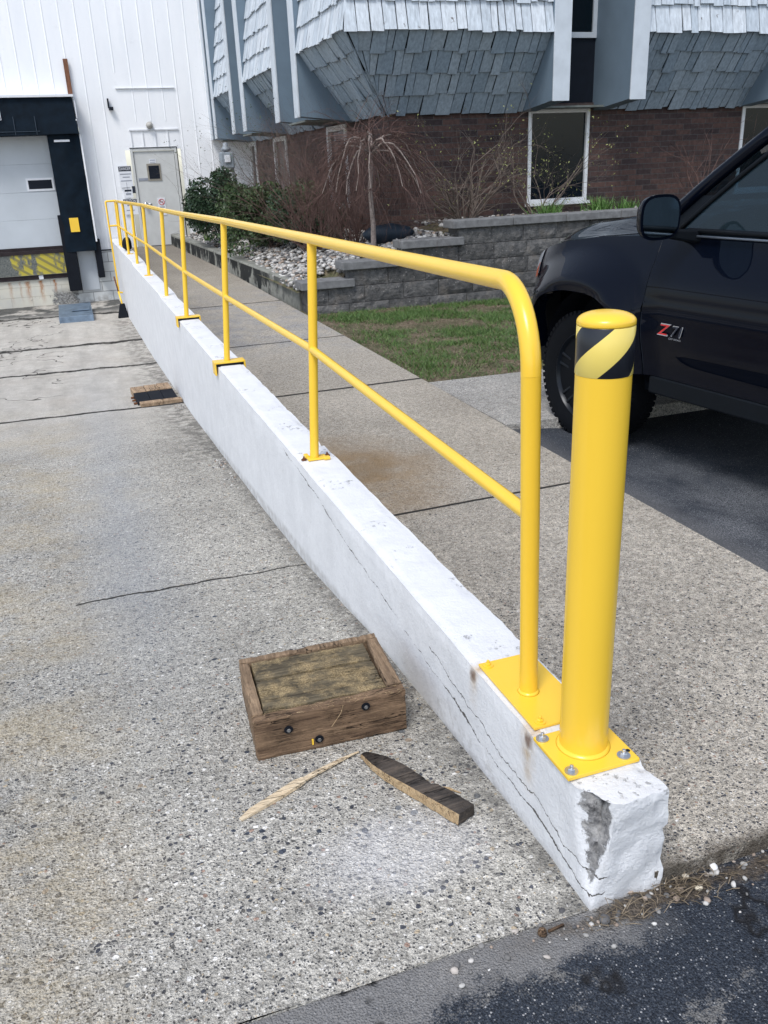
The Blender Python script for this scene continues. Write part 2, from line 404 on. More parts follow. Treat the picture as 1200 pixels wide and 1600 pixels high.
M_timber_y = wood('weathered timber across', (.34,.24,.155), (.12,.08,.052), 30, 'y', .3)
M_timber_top = wood('timber with sawdust and moss', (.18,.15,.10), (.06,.048,.032), 30, 'x', .5, .85)
M_freshwood = wood('split fresh wood', (.58,.44,.27), (.36,.24,.13), 40, 'x', .15)
M_charwood = wood('charred wet wood', (.13,.105,.085), (.045,.04,.038), 30, 'x', .9, 0, .55)
M_palewood = wood('pale worn board', (.45,.33,.22), (.25,.17,.11), 14, 'y', .3)
M_brown = wood('brown board', (.26,.12,.07), (.15,.07,.045), 20, 'z', .1)
M_bark = simple('grey bark', (.25,.21,.19), .85, .15, 0, .35, 30, .5)
M_twigred = simple('reddish bare twigs', (.105,.066,.058), .8, .15, 0, .4, 10)
M_twiggrey = simple('grey brown twigs', (.13,.105,.09), .8, .15, 0, .4, 12)

def siding():
    m = M('white painted metal siding', .45, .4); x, y, z = m.xyz(); z = z-1.21
    c = m.mix(m.noise(1.2, 5, .6, vec=m.vec(x*2.5, 0., z*.6)).map(.35, .7), (.90,.91,.93), (.83,.85,.88))
    c = m.mix(m.noise(5, 5, .7).map(.6, .75)*.25, c, (.55,.56,.58))
    low = z.map(1.6, .0); c = m.mix(low*m.noise(4, 4, .6, vec=m.vec(x*5, 0., z)).map(.3, .7)*.4, c, (.50,.53,.56))
    m.color(c); m.bump(m.noise(6, 2), .08, .01); return m.mat
M_siding = siding()
M_seam = simple('siding seam strip', (.66,.68,.71), .6)
def blockwall():
    m = M('painted block foundation', .75, .25); x, y, z = m.xyz(); z = z-1.21
    b = m.n('ShaderNodeTexBrick'); b.inputs['Scale'].default_value = 1; b.inputs['Mortar Size'].default_value = .007
    b.inputs['Brick Width'].default_value = .42; b.inputs['Row Height'].default_value = .205
    b.inputs['Color1'].default_value = (.58,.60,.60,1); b.inputs['Color2'].default_value = (.54,.56,.57,1); b.inputs['Mortar'].default_value = (.24,.25,.25,1)
    m.nt.links.new(m.vec(x, z+1.21, 0.), b.inputs['Vector'])
    col = b.outputs['Color']; yellowish = x.map(-.95, -1.1)
    col = m.mix(yellowish*.75, col, m.mix(m.noise(4, 4).map(.3, .7), (.66,.62,.50), (.56,.54,.47)))
    for xc, w, st in ((-2.28,.05,.6),(-2.08,.03,.5),(-1.93,.07,.9),(-1.66,.06,1.),(-1.38,.045,1.),(-1.05,.03,.6)):
        s = (x+m.noise(6, 3, vec=m.vec(0., 0., z)).map(0, 1, -.04, .04)-xc).abs().map(w, w*.2)*z.map(-1.2, -.72)*m.noise(14, 4, .6, vec=m.vec(x*3, 0., z)).map(.25, .55)*z.lt(-.68)
        col = m.mix(s*st, col, (.36,.15,.05))
    spall = ((x+1.2).abs().map(.36, .1)+m.noise(9, 5, .7).map(.3, .7)-.35).map(.5, .62)*z.map(-.86, -1.0)*x.lt(-.85)
    foot = z.map(-1.0, -1.2)*m.noise(7, 5, .7).map(.45, .6)*x.gt(-1.2)
    rough = m.mix(m.noise(28, 5, .75).map(.35, .65), (.05,.05,.05), (.42,.42,.41))
    col = m.mix(spall.max(foot*.9), col, rough); m.color(col)
    h = S(m.nt, b.outputs['Fac'])
    m.bump(h*-1+m.noise(40, 4)*.3-spall*m.noise(30, 5)*2, .6, .01); return m.mat
M_block = blockwall()
def brick():
    m = M('dark brown brick', .8, .25); x, y, z = m.xyz()
    b = m.n('ShaderNodeTexBrick'); b.offset = .5; b.inputs['Scale'].default_value = 1; b.inputs['Mortar Size'].default_value = .0055; b.inputs['Bias'].default_value = -.2
    b.inputs['Brick Width'].default_value = .25; b.inputs['Row Height'].default_value = .072
    b.inputs['Color1'].default_value = (.095,.056,.048,1); b.inputs['Color2'].default_value = (.028,.024,.028,1); b.inputs['Mortar'].default_value = (.08,.072,.07,1)
    m.nt.links.new(m.vec(x+y, z, 0.), b.inputs['Vector'])
    col = m.scale(b.outputs['Color'], m.noise(20, 4, .6).map(.3, .7, .75, 1.3))
    m.color(col); m.bump(S(m.nt, b.outputs['Fac'])*-1+m.noise(90, 3)*.4, .6, .008); return m.mat
M_brick = brick()
def shingle_mat(name, a, b, peel):
    m = M(name, .7, .25); x, y, z = m.xyz()
    rnd = m.attr('rnd')
    g = m.noise(1.5, 5, .6, vec=m.vec(x*22, y*22, z*3))
    c = m.mix(rnd, a, b); c = m.scale(c, g.map(.3, .7, .72, 1.12))
    c = m.mix(m.noise(9, 6, .75, vec=m.vec(x, y, z*.8)).map(peel, peel+.04), c, (.12,.10,.09))
    m.color(c); m.bump(g+m.noise(60, 3)*.4, .35, .004); return m.mat
M_shtop = shingle_mat('painted roof shingle', (.48,.545,.61), (.64,.69,.74), .645)
M_shskirt = shingle_mat('shade darkened skirt shingle', (.27,.345,.42), (.37,.445,.515), .74)  # roof shingle paint darkened: shade under the flare is put into the colour
M_panel = simple('blue grey painted panel', (.15,.205,.26), .6, .25, 0, .08, 3)
M_trim = simple('pale blue grey trim', (.55,.60,.65), .55, .3, 0, .07, 6)
M_soffit = simple('weathered soffit board', (.17,.19,.18), .8, .2, 0, .3, 8)
M_whiteframe = simple('white window frame', (.75,.76,.77), .45, .4, 0, .08, 10)
M_dark = simple('dark void', (.008,.012,.02), .7, .2)
M_retain = None
def retain():
    m = M('split face block', .9, .15); 
    rnd = m.attr('rnd')
    c = m.mix(m.noise(14, 5, .7).map(.3, .7), (.055,.057,.06), (.16,.155,.15)); c = m.scale(c, rnd.map(0, 1, .75, 1.25))
    c = m.mix(m.noise(5, 4).map(.55, .7)*.4, c, (.22,.19,.16))
    d, cc = m.voro(38); c = m.mix(d.lt(.25)*cc[0].gt(.85), c, (.25,.24,.23))
    m.color(c); m.bump(m.noise(18, 5, .65)*1.6+m.noise(80, 3)*.5, .9, .02); return m.mat
M_retain = retain()
M_capst = simple('grey cap stone', (.17,.172,.175), .9, .15, 0, .25, 14, .7, 45)
def curb():
    m = M('blackened concrete curb', .85, .2); x, y, z = m.xyz()
    n = m.noise(2.6, 6, .7, vec=m.vec(x, y*1.3, z*.9))
    c = m.mix(m.noise(12, 5).map(.3, .7), (.30,.30,.27), (.20,.205,.18))
    side = z.lt(.055)
    stain = (n+z.map(-.2, .06)*.10).map(.50, .56)*side+(1-side)*m.noise(3, 5, .7).map(.45, .75)*.55
    c = m.mix(stain*y.map(8.7, 10.4, .25, 1.), c, (.022,.024,.024)); m.color(c); m.bump(m.noise(40, 5), .5, .006); return m.mat
M_curb = curb()
def rockmat():
    m = M('river stones', .75, .25); rnd = m.attr('rnd')
    c = m.ramp(rnd, [(0, (.09,.09,.095)), (.25, (.2,.195,.19)), (.5, (.42,.41,.39)), (.72, (.6,.59,.57)), (.9, (.34,.27,.22))])
    m.color(m.scale(c, m.noise(60, 3).map(.3, .7, .8, 1.15))); return m.mat
M_rock = rockmat()
def soilmat():
    m = M('thin soil and dead thatch', .95, .1)
    c = m.mix(m.noise(28, 6, .75).map(.35, .65), (.06,.045,.03), (.26,.21,.15))
    m.color(m.mix(m.noise(4, 4).map(.4, .6)*.6, c, (.05,.075,.03))); m.bump(m.noise(60, 5), .8, .02); return m.mat
M_soil = soilmat()
def leafmat(name, a, b):
    m = M(name, .5, .35); rnd = m.attr('rnd'); m.color(m.mix(rnd, a, b)); return m.mat
M_grass = leafmat('lawn blades', (.04,.10,.022), (.12,.19,.05))
M_holly = leafmat('dark evergreen leaves', (.008,.024,.014), (.04,.08,.036))
M_boxl = leafmat('mid green leaves', (.018,.042,.016), (.07,.11,.04))
M_bud = leafmat('fresh yellow green buds', (.16,.19,.05), (.30,.31,.12))
M_straw = leafmat('dry straw', (.07,.055,.035), (.28,.22,.15))
M_tuft = leafmat('lily leaves', (.05,.13,.03), (.14,.26,.06))

def glass(name, tint=(.02,.03,.04), mixf=.35, rough=.02, spec=.6):
    m = M(name, rough, spec); nt = m.nt
    tr = m.n('ShaderNodeBsdfTransparent'); tr.inputs[0].default_value = (*[min(1, c*9+.08) for c in tint], 1)
    m.color(tint); mx = m.n('ShaderNodeMixShader'); mx.inputs[0].default_value = 1-mixf
    nt.links.new(tr.outputs[0], mx.inputs[1]); nt.links.new(m.b.outputs[0], mx.inputs[2]); nt.links.new(mx.outputs[0], nt.nodes['Material Output'].inputs[0]); return m.mat
M_glass = glass('office window glass', (.004,.010,.016), .22, .015, .35)
M_carglass = glass('tinted car glass', (.02,.035,.045), .45)
def carpaint():
    m = M('black car paint', .3, .02); m.b.inputs['Coat Weight'].default_value = 1; m.b.inputs['Coat IOR'].default_value = 1.24; m.b.inputs['Coat Roughness'].default_value = .012
    m.color((.0015,.003,.008)); m.bump(m.noise(300, 1), .01, .0005); return m.mat
M_car = carpaint()
M_cartrim = simple('black plastic trim', (.004,.006,.009), .55, .15)
M_tyre = simple('tyre rubber', (.005,.006,.008), .8, .1)
M_rim = simple('gloss black rim', (.008,.011,.016), .3, .3, .2)
M_chrome = simple('chrome', (.6,.62,.65), .15, .5, 1)
M_amber = simple('amber lens', (.55,.10,.03), .2, .5)
M_lens = simple('clear headlamp lens', (.35,.37,.4), .12, .6)
M_red = simple('red enamel', (.55,.03,.03), .35, .4)
M_mirror = simple('mirror glass', (.28,.36,.42), .06, .5, 1)
M_signw = simple('white sign', (.72,.74,.78), .5, .3, 0, .03)
M_signk = simple('dark sign ink', (.03,.035,.05), .6, .2)
M_signgrey = simple('grey sign ink', (.26,.28,.33), .6, .2)
M_signy = simple('yellow sign field', (.66,.60,.30), .5, .3)
M_doorp = simple('cream grey door paint', (.56,.57,.56), .5, .35, 0, .06, 5)
M_vinyl = simple('black dock vinyl', (.004,.010,.018), .7, .12, 0, .3, 6, .25, 8)
M_dockpanel = simple('grey dock door panel', (.50,.54,.58), .5, .35, 0, .05, 2)
def hazard():
    m = M('worn yellow tread plate', .6, .4, .2); x, y, z = m.xyz()
    w = ((x*.7+z)*38).m('SINE'); pat = m.noise(2.4, 5, .7, vec=m.vec(x+.35, 0., z*.4)).map(.46, .52)
    yel = m.mix(w.map(.1, .6), (.50,.42,.06), (.26,.23,.08)); gr = m.mix(m.noise(30, 4, .7).map(.3, .7), (.05,.06,.065), (.22,.23,.21))
    m.color(m.mix(pat, gr, yel)); m.bump(w, .4, .004); return m.mat
M_hazard = hazard()
M_brsteel = simple('dark brown dock steel', (.028,.020,.022), .6, .3, .2, .3, 10)
M_bluesteel = simple('blue grey worn steel', (.14,.19,.25), .5, .4, .3, .3, 7, .3)
M_meter = simple('grey meter housing', (.26,.30,.34), .5, .4)

# ------------------------------------------------------------------ ground
g = MB(); xs = np.concatenate([np.linspace(-12, -2.5, 8), np.linspace(-2.3, -.09, 24)]); ys = np.concatenate([np.linspace(-.2, 3, 34), np.linspace(3.2, 19.2, 60)])
nx = len(xs)
g.v = [Vector((x, (y if j else y+.012*noise.noise(Vector((x*4, 0, 0)))), ramp_z(y)+.004*noise.noise(Vector((x*1.3, y*1.3, 0))))) for j, y in enumerate(ys) for x in xs]
g.f = [(j*nx+i, j*nx+i+1, (j+1)*nx+i+1, (j+1)*nx+i) for j in range(len(ys)-1) for i in range(nx-1)]; g.mi = [0]*len(g.f)
g.add([Vector((-12,-.2,-.4)), Vector((-.09,-.2,-.4)), Vector((-.09,-.2,-.272)), Vector((-12,-.2,-.272))], [(0,1,2,3)])
struct(g.build('loading_ramp', M_ramp, smooth=True, angle=60))
g = MB(); g.grid(lambda u, v: (.08+(1.41-.1*v*v-.08+.0)*u, -.2+19.3*v, walk_z(-.2+19.3*v)), 6, 90)
g.add([Vector((.08,-.2,-.232)), Vector((1.41,-.2,-.232)), Vector((1.41,-.2,-.33)), Vector((.08,-.2,-.33))], [(3,2,1,0)])
struct(g.build('walkway', M_walk))
def asph_z(x, y):
    a = min(max((x-1.42)/.45, 0), 1)
    return -.29 if y < -.2 else -.262-.051*a
g = MB()
g.grid(lambda u, v: (-40+80*u, -40+(39.8)*v, -.305 if v < 1 else -.277), 80, 20)
g.grid(lambda u, v: (1.405+.8*u, -.2+3.41*v, -.248-.065*min(1, u*1.4)+.004*noise.noise(Vector((u*6, v*20, 3)))), 10, 40)
g.add([Vector(p) for p in ((2.2,-.2,-.313),(40,-.2,-.313),(40,3.21,-.313),(2.2,3.21,-.313))], [(0,1,2,3)])
g.add([Vector(p) for p in ((6.2,3.21,-.313),(40,3.21,-.313),(40,19,-.313),(6.2,19,-.313))], [(0,1,2,3)])
struct(g.build('asphalt', M_asph))
g = MB(); g.hexa([(1.424,3.205,-.44),(6.2,3.2,-.44),(6.2,4.5,-.44),(1.424,4.49,-.44),(1.424,3.205,-.222),(6.2,3.2,-.26),(6.2,4.5,-.26),(1.424,4.49,-.222)])
struct(g.build('driveway_slab', M_apron))
g = MB(); g.add([Vector(p) for p in ((.0,-.3,-.46),(7,-.3,-.46),(7,19,-.46),(.0,19,-.46))], [(0,1,2,3)]); struct(g.build('dark_underlay', M_dark))  # near-black sheet added below the slabs so their open joint reads dark
def lawn_z(x, y): return -.235-.045*min(1, max(0, (x-1.4)/3))+.012*noise.noise(Vector((x*1.5, y*1.5, 0)))
g = MB(); g.grid(lambda u, v: (1.36+4.85*u, 4.46+4.2*v, lawn_z(1.36+4.85*u, 4.46+4.2*v)), 30, 26)
struct(g.build('lawn_soil', M_soil, smooth=True))
def bed_z(x, y):
    a = min(1, max(0, (x-1.45)/1.65)); b = min(1, max(0, (y-8.4)/1.2))
    t = .04+(.42-.06*min(1, max(0, (y-11)/6)))*a**.8
    if x > 3.1: t = min(.62, .46+.2*(x-3.1))
    if y < 8.9: t = min(t, (.10 if x < 1.98 else .27 if x < 2.7 else .44 if x < 3.38 else .63)-.03)
    return t
g = MB(); g.grid(lambda u, v: (1.42+2.0*u, 8.45+10.6*v, bed_z(1.42+2.0*u, 8.45+10.6*v)-.05), 24, 80)
g.grid(lambda u, v: (3.38+16*u, 8.45+1.5*v, .60 if u > 0 else .5), 30, 6)
struct(g.build('planting_bed', M_soil, smooth=True))

# river stones
def stones(n, place, name, size=(.03, .055), parent=None):
    bm = bmesh.new(); bmesh.ops.create_cube(bm, size=1); bmesh.ops.subdivide_edges(bm, edges=bm.edges, cuts=1, use_grid_fill=True)
    B = np.array([v.co.normalized()[:] for v in bm.verts]); Fq = np.array([[v.index for v in fc.verts] for fc in bm.faces]); bm.free()
    V = []; Fc = []; rn = []
    for i in range(n):
        x, y, z = place(); s = rng.uniform(*size); sc = np.array([s, s*rng.uniform(.6, .95), s*rng.uniform(.4, .7)])
        th = rng.uniform(0, 2*np.pi); tl = rng.normal(0, .35)
        Rz = np.array([[np.cos(th), -np.sin(th), 0], [np.sin(th), np.cos(th), 0], [0, 0, 1]]); Rx = np.array([[1, 0, 0], [0, np.cos(tl), -np.sin(tl)], [0, np.sin(tl), np.cos(tl)]])
        P = (B*(1+rng.normal(0, .07, (len(B), 1))))*sc*.5
        V.append(P@(Rz@Rx).T+[x, y, z]); Fc.append(Fq+i*len(B)); rn.append(np.full(len(B), rng.random()))
    o = np_obj(name, np.vstack(V), np.vstack(Fc), M_rock, parent, smooth=True)
    at = o.data.attributes.new('rnd', 'FLOAT', 'POINT'); at.data.foreach_set('value', np.concatenate(rn).astype(np.float32)); return o
def bedpt():
    while True:
        y = 8.5+10.3*rng.random()**1.3; x = rng.uniform(1.46, 3.4)
        if x > 3.05 and y > 9.75: continue
        return x, y, bed_z(x, y)+rng.uniform(-.045, .005)
o = stones(7500, bedpt, 'river_stones', (.045, .085)); tag(o, 'grey and white river stones filling the planting bed beside the walkway', 'gravel', kind='stuff')
def bed2():
    return rng.uniform(3.4, 11), rng.uniform(8.62, 9.85), .605+rng.uniform(-.02, .01)
o = stones(1300, bed2, 'river_stones', (.04, .08)); tag(o, 'pale river stones on the raised bed behind the retaining wall cap', 'gravel', kind='stuff')
# loose rubble by the wall
def rub():
    t = rng.random()
    if t < .3: return .13+abs(rng.normal(0, .05)), 4.9+rng.normal(0, .22), -.2
    if t < .65: return rng.uniform(-.45, 1.2), -.235+rng.normal(0, .035), -.2745
    return -.115-abs(rng.normal(0, .05)), rng.choice([4.3, 4.8, 8., 7.4])+rng.normal(0, .1), 0
def rub2():
    x, y, z = rub()
    return x, y, (ramp_z(y)+.003 if x < -.1 and y > 0 else z)
o = stones(620, rub2, 'rubble', (.004, .02)); tag(o, 'loose grey grit and crumbs gathered along the foot of the white wall', 'rubble', kind='stuff')

# lawn blades
def blades(n, place, name, mat, h=(.03, .07), w=.0035, lean=.5):
    V = np.zeros((n*3, 3)); rn = np.zeros(n*3)
    for i in range(n):
        x, y, z = place(); a = rng.uniform(0, 2*np.pi); hh = rng.uniform(*h); l = rng.normal(0, lean, 2)*hh
        dx, dy = np.cos(a)*w, np.sin(a)*w
        V[3*i] = (x-dx, y-dy, z); V[3*i+1] = (x+dx, y+dy, z); V[3*i+2] = (x+l[0], y+l[1], z+hh); rn[3*i:3*i+3] = rng.random()
    o = np_obj(name, V, np.arange(n*3).reshape(-1, 3), mat)
    at = o.data.attributes.new('rnd', 'FLOAT', 'POINT'); at.data.foreach_set('value', rn.astype(np.float32)); return o
def lawnpt():
    while True:
        x = 1.42+4.7*rng.random()**1.2; y = rng.uniform(4.55, 8.25)
        d = max(0, noise.noise(Vector((x*1.5, y*1.5, 5)))*1.5+.42+.8*noise.noise(Vector((x*5, y*5, 1))))
        e = min(1, min((x-1.4-.3*noise.noise(Vector((0, y*2, 9))))*1.3, (y-4.6-.4*noise.noise(Vector((x*2, 0, 9))))*.9))
        if rng.random() < d*(.12+.95*max(0, e)): return x, y, lawn_z(x, y)-.004
o = blades(42000, lawnpt, 'lawn_grass', M_grass, (.02, .055), .004, .8); tag(o, 'short patchy lawn grass between the walkway and the block retaining wall', 'grass', kind='stuff')
def deadpt():
    x = rng.uniform(1.4, 5.8); y = rng.uniform(4.5, 8.2); return x, y, lawn_z(x, y)
o = blades(26000, deadpt, 'dead_thatch', M_straw, (.008, .02), .003, 1.8); tag(o, 'dry brown thatch scattered through the thin lawn', 'dead grass', kind='stuff')
def needlept():
    c = [(.13, -.225, -.276), (-.02, -.25, -.276), (.5, -.225, -.276), (.9, -.22, -.276), (.2, -.24, -.276)][rng.choice(5, p=[.36, .26, .13, .1, .15])]
    return c[0]+rng.normal(0, .055), c[1]+rng.normal(0, .018), c[2]+rng.uniform(0, .01)
def needles(n, place, name):
    mb = MB()
    for i in range(n):
        p = Vector(place()); a = rng.uniform(0, 6.28); l = rng.uniform(.012, .05)
        q = p+Vector((math.cos(a)*l, math.sin(a)*l*.6, rng.uniform(.0, .02))); mb.tube([p, (p+q)/2+Vector((0, 0, .003)), q], .0009, 3, False)
    return mb.build(name, M_straw)
o = needles(230, needlept, 'dry_needles'); tag(o, 'dry brown needles and straw caught in the joint at the foot of the wall end', 'litter', kind='stuff')
at = o.data.attributes.new('rnd', 'FLOAT', 'POINT'); at.data.foreach_set('value', rng.random(len(o.data.vertices)).astype(np.float32))

# ------------------------------------------------------------------ white wall
def wall_top(y): return 0 if y < 4.9 else .012 if y < 7.15 else .025 if y < 8.9 else .045 if y < 12.85 else .08
def make_wall():
    bm = bmesh.new(); chipl = bm.verts.layers.float.new('chip')
    X0, X1, Y0, Y1 = -.09, .097, -.2, 19.0
    ys = list(np.arange(0, .9, .011))+list(np.arange(.9, 4.9, .06)); 
    for a, b in ((4.9, 7.15), (7.15, 8.9), (8.9, 12.85), (12.85, 19.2)): ys += [a-.001]+list(np.linspace(a+.001, b-.02, max(6, int((b-a)/.25))))
    ys = sorted(set(np.round(ys, 4))); ys = [Y0+v if v < .9 else v-.2 for v in ys]
    def pos(u, w, y):       # u 0..1 across, w 0..1 up
        zt = wall_top(y); zb = ramp_z(y)-.06 if u < .5 else -.30
        zb = (ramp_z(y)-.06)*(1-u)+u*(-.33)
        if y < .3: zb = -.36
        x = X0+(X1-X0)*u-(.02*max(0, y-9)/10 if u < .5 else 0); z = zb+(zt-zb)*w
        p = Vector((x, y, z)); ch = 0.
        if y < .9:
            c = .058*max(0, min(1, (z+.235)/.2))**.8+.022*noise.noise(Vector((1, 2, z*26)))+.012*noise.noise(p*30)
            c += .014
            d = (x-X0)*1.35+(y-Y0)*.8
            if z > -.24 and d < c:
                k = (c-d)/2*(1+.35*noise.noise(p*38)); p.x += k*1.25; p.y += k*1.1; ch = min(1, (c-d)*22)
            # rough broken end face and arrises
            e = max(0, 1-(y-Y0)/.06)
            p += Vector((0, 1, 0))*(.012*noise.noise(p*16)+.008*noise.noise(p*45)+.004*noise.noise(p*95))*e
            p.x += .007*noise.noise(p*20+Vector((9, 0, 0)))*(1 if u > .9 else .6*max(0, 1-(y-Y0)/.5))
            if w < .45 and u < .05: p.x -= .012*(1-w/.45)*max(0, 1-(y-Y0)/.5)
        if w > .97 and u > .9: p.z += -.010*abs(noise.noise(Vector((y*5, 7, 0))))-.012*max(0, noise.noise(Vector((y*14, 3, 0)))-.25)*3; p.x -= .02*max(0, noise.noise(Vector((y*11, 3, 0)))-.3)
        if w > .97 and u < .1: p.z += -.003-.006*abs(noise.noise(Vector((y*6, 1, 0)))); p.x += .003
        p += Vector((noise.noise(p*3+Vector((5, 5, 5))), 0, noise.noise(p*2.3)))*.003
        return p, ch
    cu = [0, .02, .07, .14, .22, .3, .38, .46, .54, .62, .7, .78, .86, .93, .98, 1]; cw = list(np.linspace(0, .93, 16))+[.975, 1]
    ring = [(0, w) for w in cw]+[(u, 1) for u in cu[1:]]+[(1, w) for w in reversed(cw[:-1])]
    rows = []
    for y in ys:
        row = []
        for u, w in ring:
            p, ch = pos(u, w, y); v = bm.verts.new(p); v[chipl] = ch; row.append(v)
        rows.append(row)
    for a, b in zip(rows[:-1], rows[1:]):
        for i in range(len(ring)-1): bm.faces.new((a[i], a[i+1], b[i+1], b[i]))
    # end cap grid joined to the first row
    G = {}
    for j, w in enumerate(cw):
        for i, u in enumerate(cu):
            if i == 0: G[i, j] = rows[0][j]
            elif i == len(cu)-1: G[i, j] = rows[0][len(ring)-1-j]
            elif j == len(cw)-1: G[i, j] = rows[0][len(cw)-1+i]
            else:
                p, ch = pos(u, w, Y0); v = bm.verts.new(p); v[chipl] = ch; G[i, j] = v
    for j in range(len(cw)-1):
        for i in range(len(cu)-1): bm.faces.new((G[i, j], G[i+1, j], G[i+1, j+1], G[i, j+1]))
    bmesh.ops.recalc_face_normals(bm, faces=bm.faces)
    for fc in bm.faces: fc.smooth = True
    me = bpy.data.meshes.new('retaining_wall_white'); bm.to_mesh(me); bm.free(); me.materials.append(M_wall); me.set_sharp_from_angle(angle=R_(50))
    o = bpy.data.objects.new('painted_wall', me); COL.objects.link(o)
    return tag(o, 'long low white painted concrete wall with a chipped, cracked near end under the yellow rail', 'wall')
make_wall()

# ------------------------------------------------------------------ bolts
def bolt_mb(mb, p, r=.009, h=.010, axis=None, mi=0, washer=True):
    ax = axis or Matrix.Identity(3)
    if washer: mb.lathe([(0.0001, 0), (r*1.75, 0), (r*1.75, .003), (0.0001, .003)], p, 16, ax, mi)
    mb.lathe([(r, .0031), (r, h*.8), (r*.85, h)], p, 6, ax, mi)
    mb.lathe([(r*.5, h), (r*.5, h*1.7), (r*.3, h*1.8)], p, 10, ax, mi)

# ------------------------------------------------------------------ bollard
bol = thing('bollard', 'thick yellow steel bollard with a black and yellow striped band below its cap', 'bollard')
MB().lathe([(.0560, .011), (.0560, .9)] + [(.0560, 1.012)], seg=64).build('pipe', M_yel, bol, True, angle=60)
MB().lathe([(.0562, .905), (.0570, .906), (.0570, 1.0), (.0562, 1.001)], seg=96).build('striped_band', M_tape, bol, True, angle=40)
cp = [(.0568, 1.0015), (.0573, 1.004)]+[(.0573*math.cos(a)**.8, 1.008+.020*math.sin(a)) for a in np.linspace(.05, 1.5, 14)]
MB().lathe(cp, seg=64).build('cap', M_yel, bol, True)
mb = MB(); mb.box(-.096, .092, -.096, .068, .001, .011); mb.build('base_plate', M_yel, bol, bevel=.0015)
mb = MB(); mb.lathe([(.064, .011), (.0615, .014), (.0573, .019)], seg=48); mb.build('weld_bead', M_yel, bol, True)
for q in ((-.080, .052), (-.078, -.078), (.062, -.075)):
    m_ = MB(); bolt_mb(m_, (q[0], q[1], .0112)); m_.build('bolt', M_zinc, bol)
m_ = MB(); m_.lathe([(.0001, 0), (.0055, 0), (.0055, .0006), (.0001, .0007)], (.082, -.062, .0112), 14); m_.build('bolt_hole', M_dark, bol)

# ------------------------------------------------------------------ handrail
rail = thing('handrail', 'yellow tubular steel handrail bolted along the top of the white wall', 'railing')
rz = pw([(.25,1.043),(2.3,1.018),(4.5,1.0),(6.8,.972),(8.5,.955),(10.8,.950),(12.8,.936),(14.9,.912),(16.8,.893)])
tx = pw([(.25,-.030),(.44,.0),(1.1,.016),(2.42,.051),(4.85,.067),(7.1,.056),(8.85,.053),(11.1,.042),(12.8,.008),(14.6,-.015),(16.75,-.009)])   # the rail bellies sideways
bx_ = pw([(.25,-.011),(2.42,-.008),(4.85,-.010),(8.85,-.010),(11.1,.0),(12.8,-.018),(16.75,-.03)])
lean = lambda y, z: bx_(y)+(tx(y)-bx_(y))*z/rz(max(y, .44))
bend = [(tx(.25)+(.005+.0)*math.sin(a), .25+.19*(1-math.cos(a)), rz(.44)-.19+.19*math.sin(a)) for a in np.linspace(0, math.pi/2, 14)]
bend = [(-.026+.028*(1-math.cos(a)), y, z) for a, (x, y, z) in zip(np.linspace(0, math.pi/2, 14), bend)]
top = [(-.011, .25, .0095), (-.019, .25, .5)]+bend+[(tx(y), y, rz(y)) for y in (1.2, 2.42, 4.85, 7.1, 8.85, 11.1, 12.8, 14.5, 16.45, 16.75)]
m_ = MB(); m_.tube(top[2:], .0235, 24); m_.build('top_rail', M_yel, rail, True, angle=60)
m_ = MB(); m_.tube([top[0], top[1], (bend[0][0], bend[0][1], bend[0][2]+.001)], .0233, 24); m_.build('post', M_yel, rail, True, angle=60)
mz = pw([(.25, .508), (2.4, .53), (4.85, .485), (7, .455), (16.8, .45)])
m_ = MB(); m_.tube([(lean(y, .5) if y > .3 else -.019, y, mz(y)) for y in (.265, 2.42, 4.85, 7.1, 8.85, 11.1, 12.8, 14.5, 16.7)], .0185, 20); m_.build('mid_rail', M_yel, rail, True, angle=60)
for y in (2.42, 4.85, 7.1, 8.85, 11.1, 12.8, 14.5, 16.25, 16.72):
    zb = wall_top(y)+(.034 if y in (4.85, 7.1) else .002)
    m_ = MB(); m_.tube([(bx_(y), y, zb), (tx(y), y, rz(y)-.018)], .0215, 20); m_.build('post', M_yel, rail, True, angle=60)
m_ = MB(); m_.box(-.075, .085, .100, .422, .0012, .0085); m_.build('base_plate', M_yel, rail, bevel=.001)
m_ = MB(); m_.lathe([(.029, .0085), (.0265, .012), (.0234, .016)], (-.011, .25, 0), 32); m_.build('weld_bead', M_yel, rail, True)
for q in ((-.055, .402), (-.050, .118), (.06, .40)):
    m_ = MB(); bolt_mb(m_, (q[0], q[1], .0086), .0085); m_.build('bolt', M_yel, rail)
# small lugged foot of the second post, then the two saddle brackets over the wall
m_ = MB(); m_.box(-.045, .05, 2.385, 2.45, .004, .012); m_.box(-.05, -.03, 2.43, 2.47, .004, .02); m_.box(.03, .06, 2.37, 2.40, .004, .018); m_.build('foot_flange', M_yel, rail, bevel=.003)
for q in ((.062, 2.44, .004), (-.06, 2.42, .004)):
    m_ = MB(); bolt_mb(m_, q, .008); m_.build('bolt', M_rust, rail)
for y in (4.85, 7.1):
    z0 = wall_top(y); m_ = MB()
    m_.box(-.112, .115, y-.055, y+.055, z0+.022, z0+.034); m_.box(-.112, -.100, y-.055, y+.055, z0-.06, z0+.0215); m_.box(.103, .115, y-.055, y+.055, z0-.03, z0+.0215)
    m_.build('saddle_bracket', M_yel, rail, bevel=.002)
    m_ = MB(); m_.box(-.098, .10, y-.05, y+.05, z0+.001, z0+.0205); m_.build('bracket_shim', M_blackrub, rail)
for y in (8.85, 11.1, 12.8, 14.5):
    m_ = MB(); m_.box(-.06, .05, y-.045, y+.045, wall_top(y)+.001, wall_top(y)+.008); m_.build('base_plate', M_yel, rail, bevel=.001)
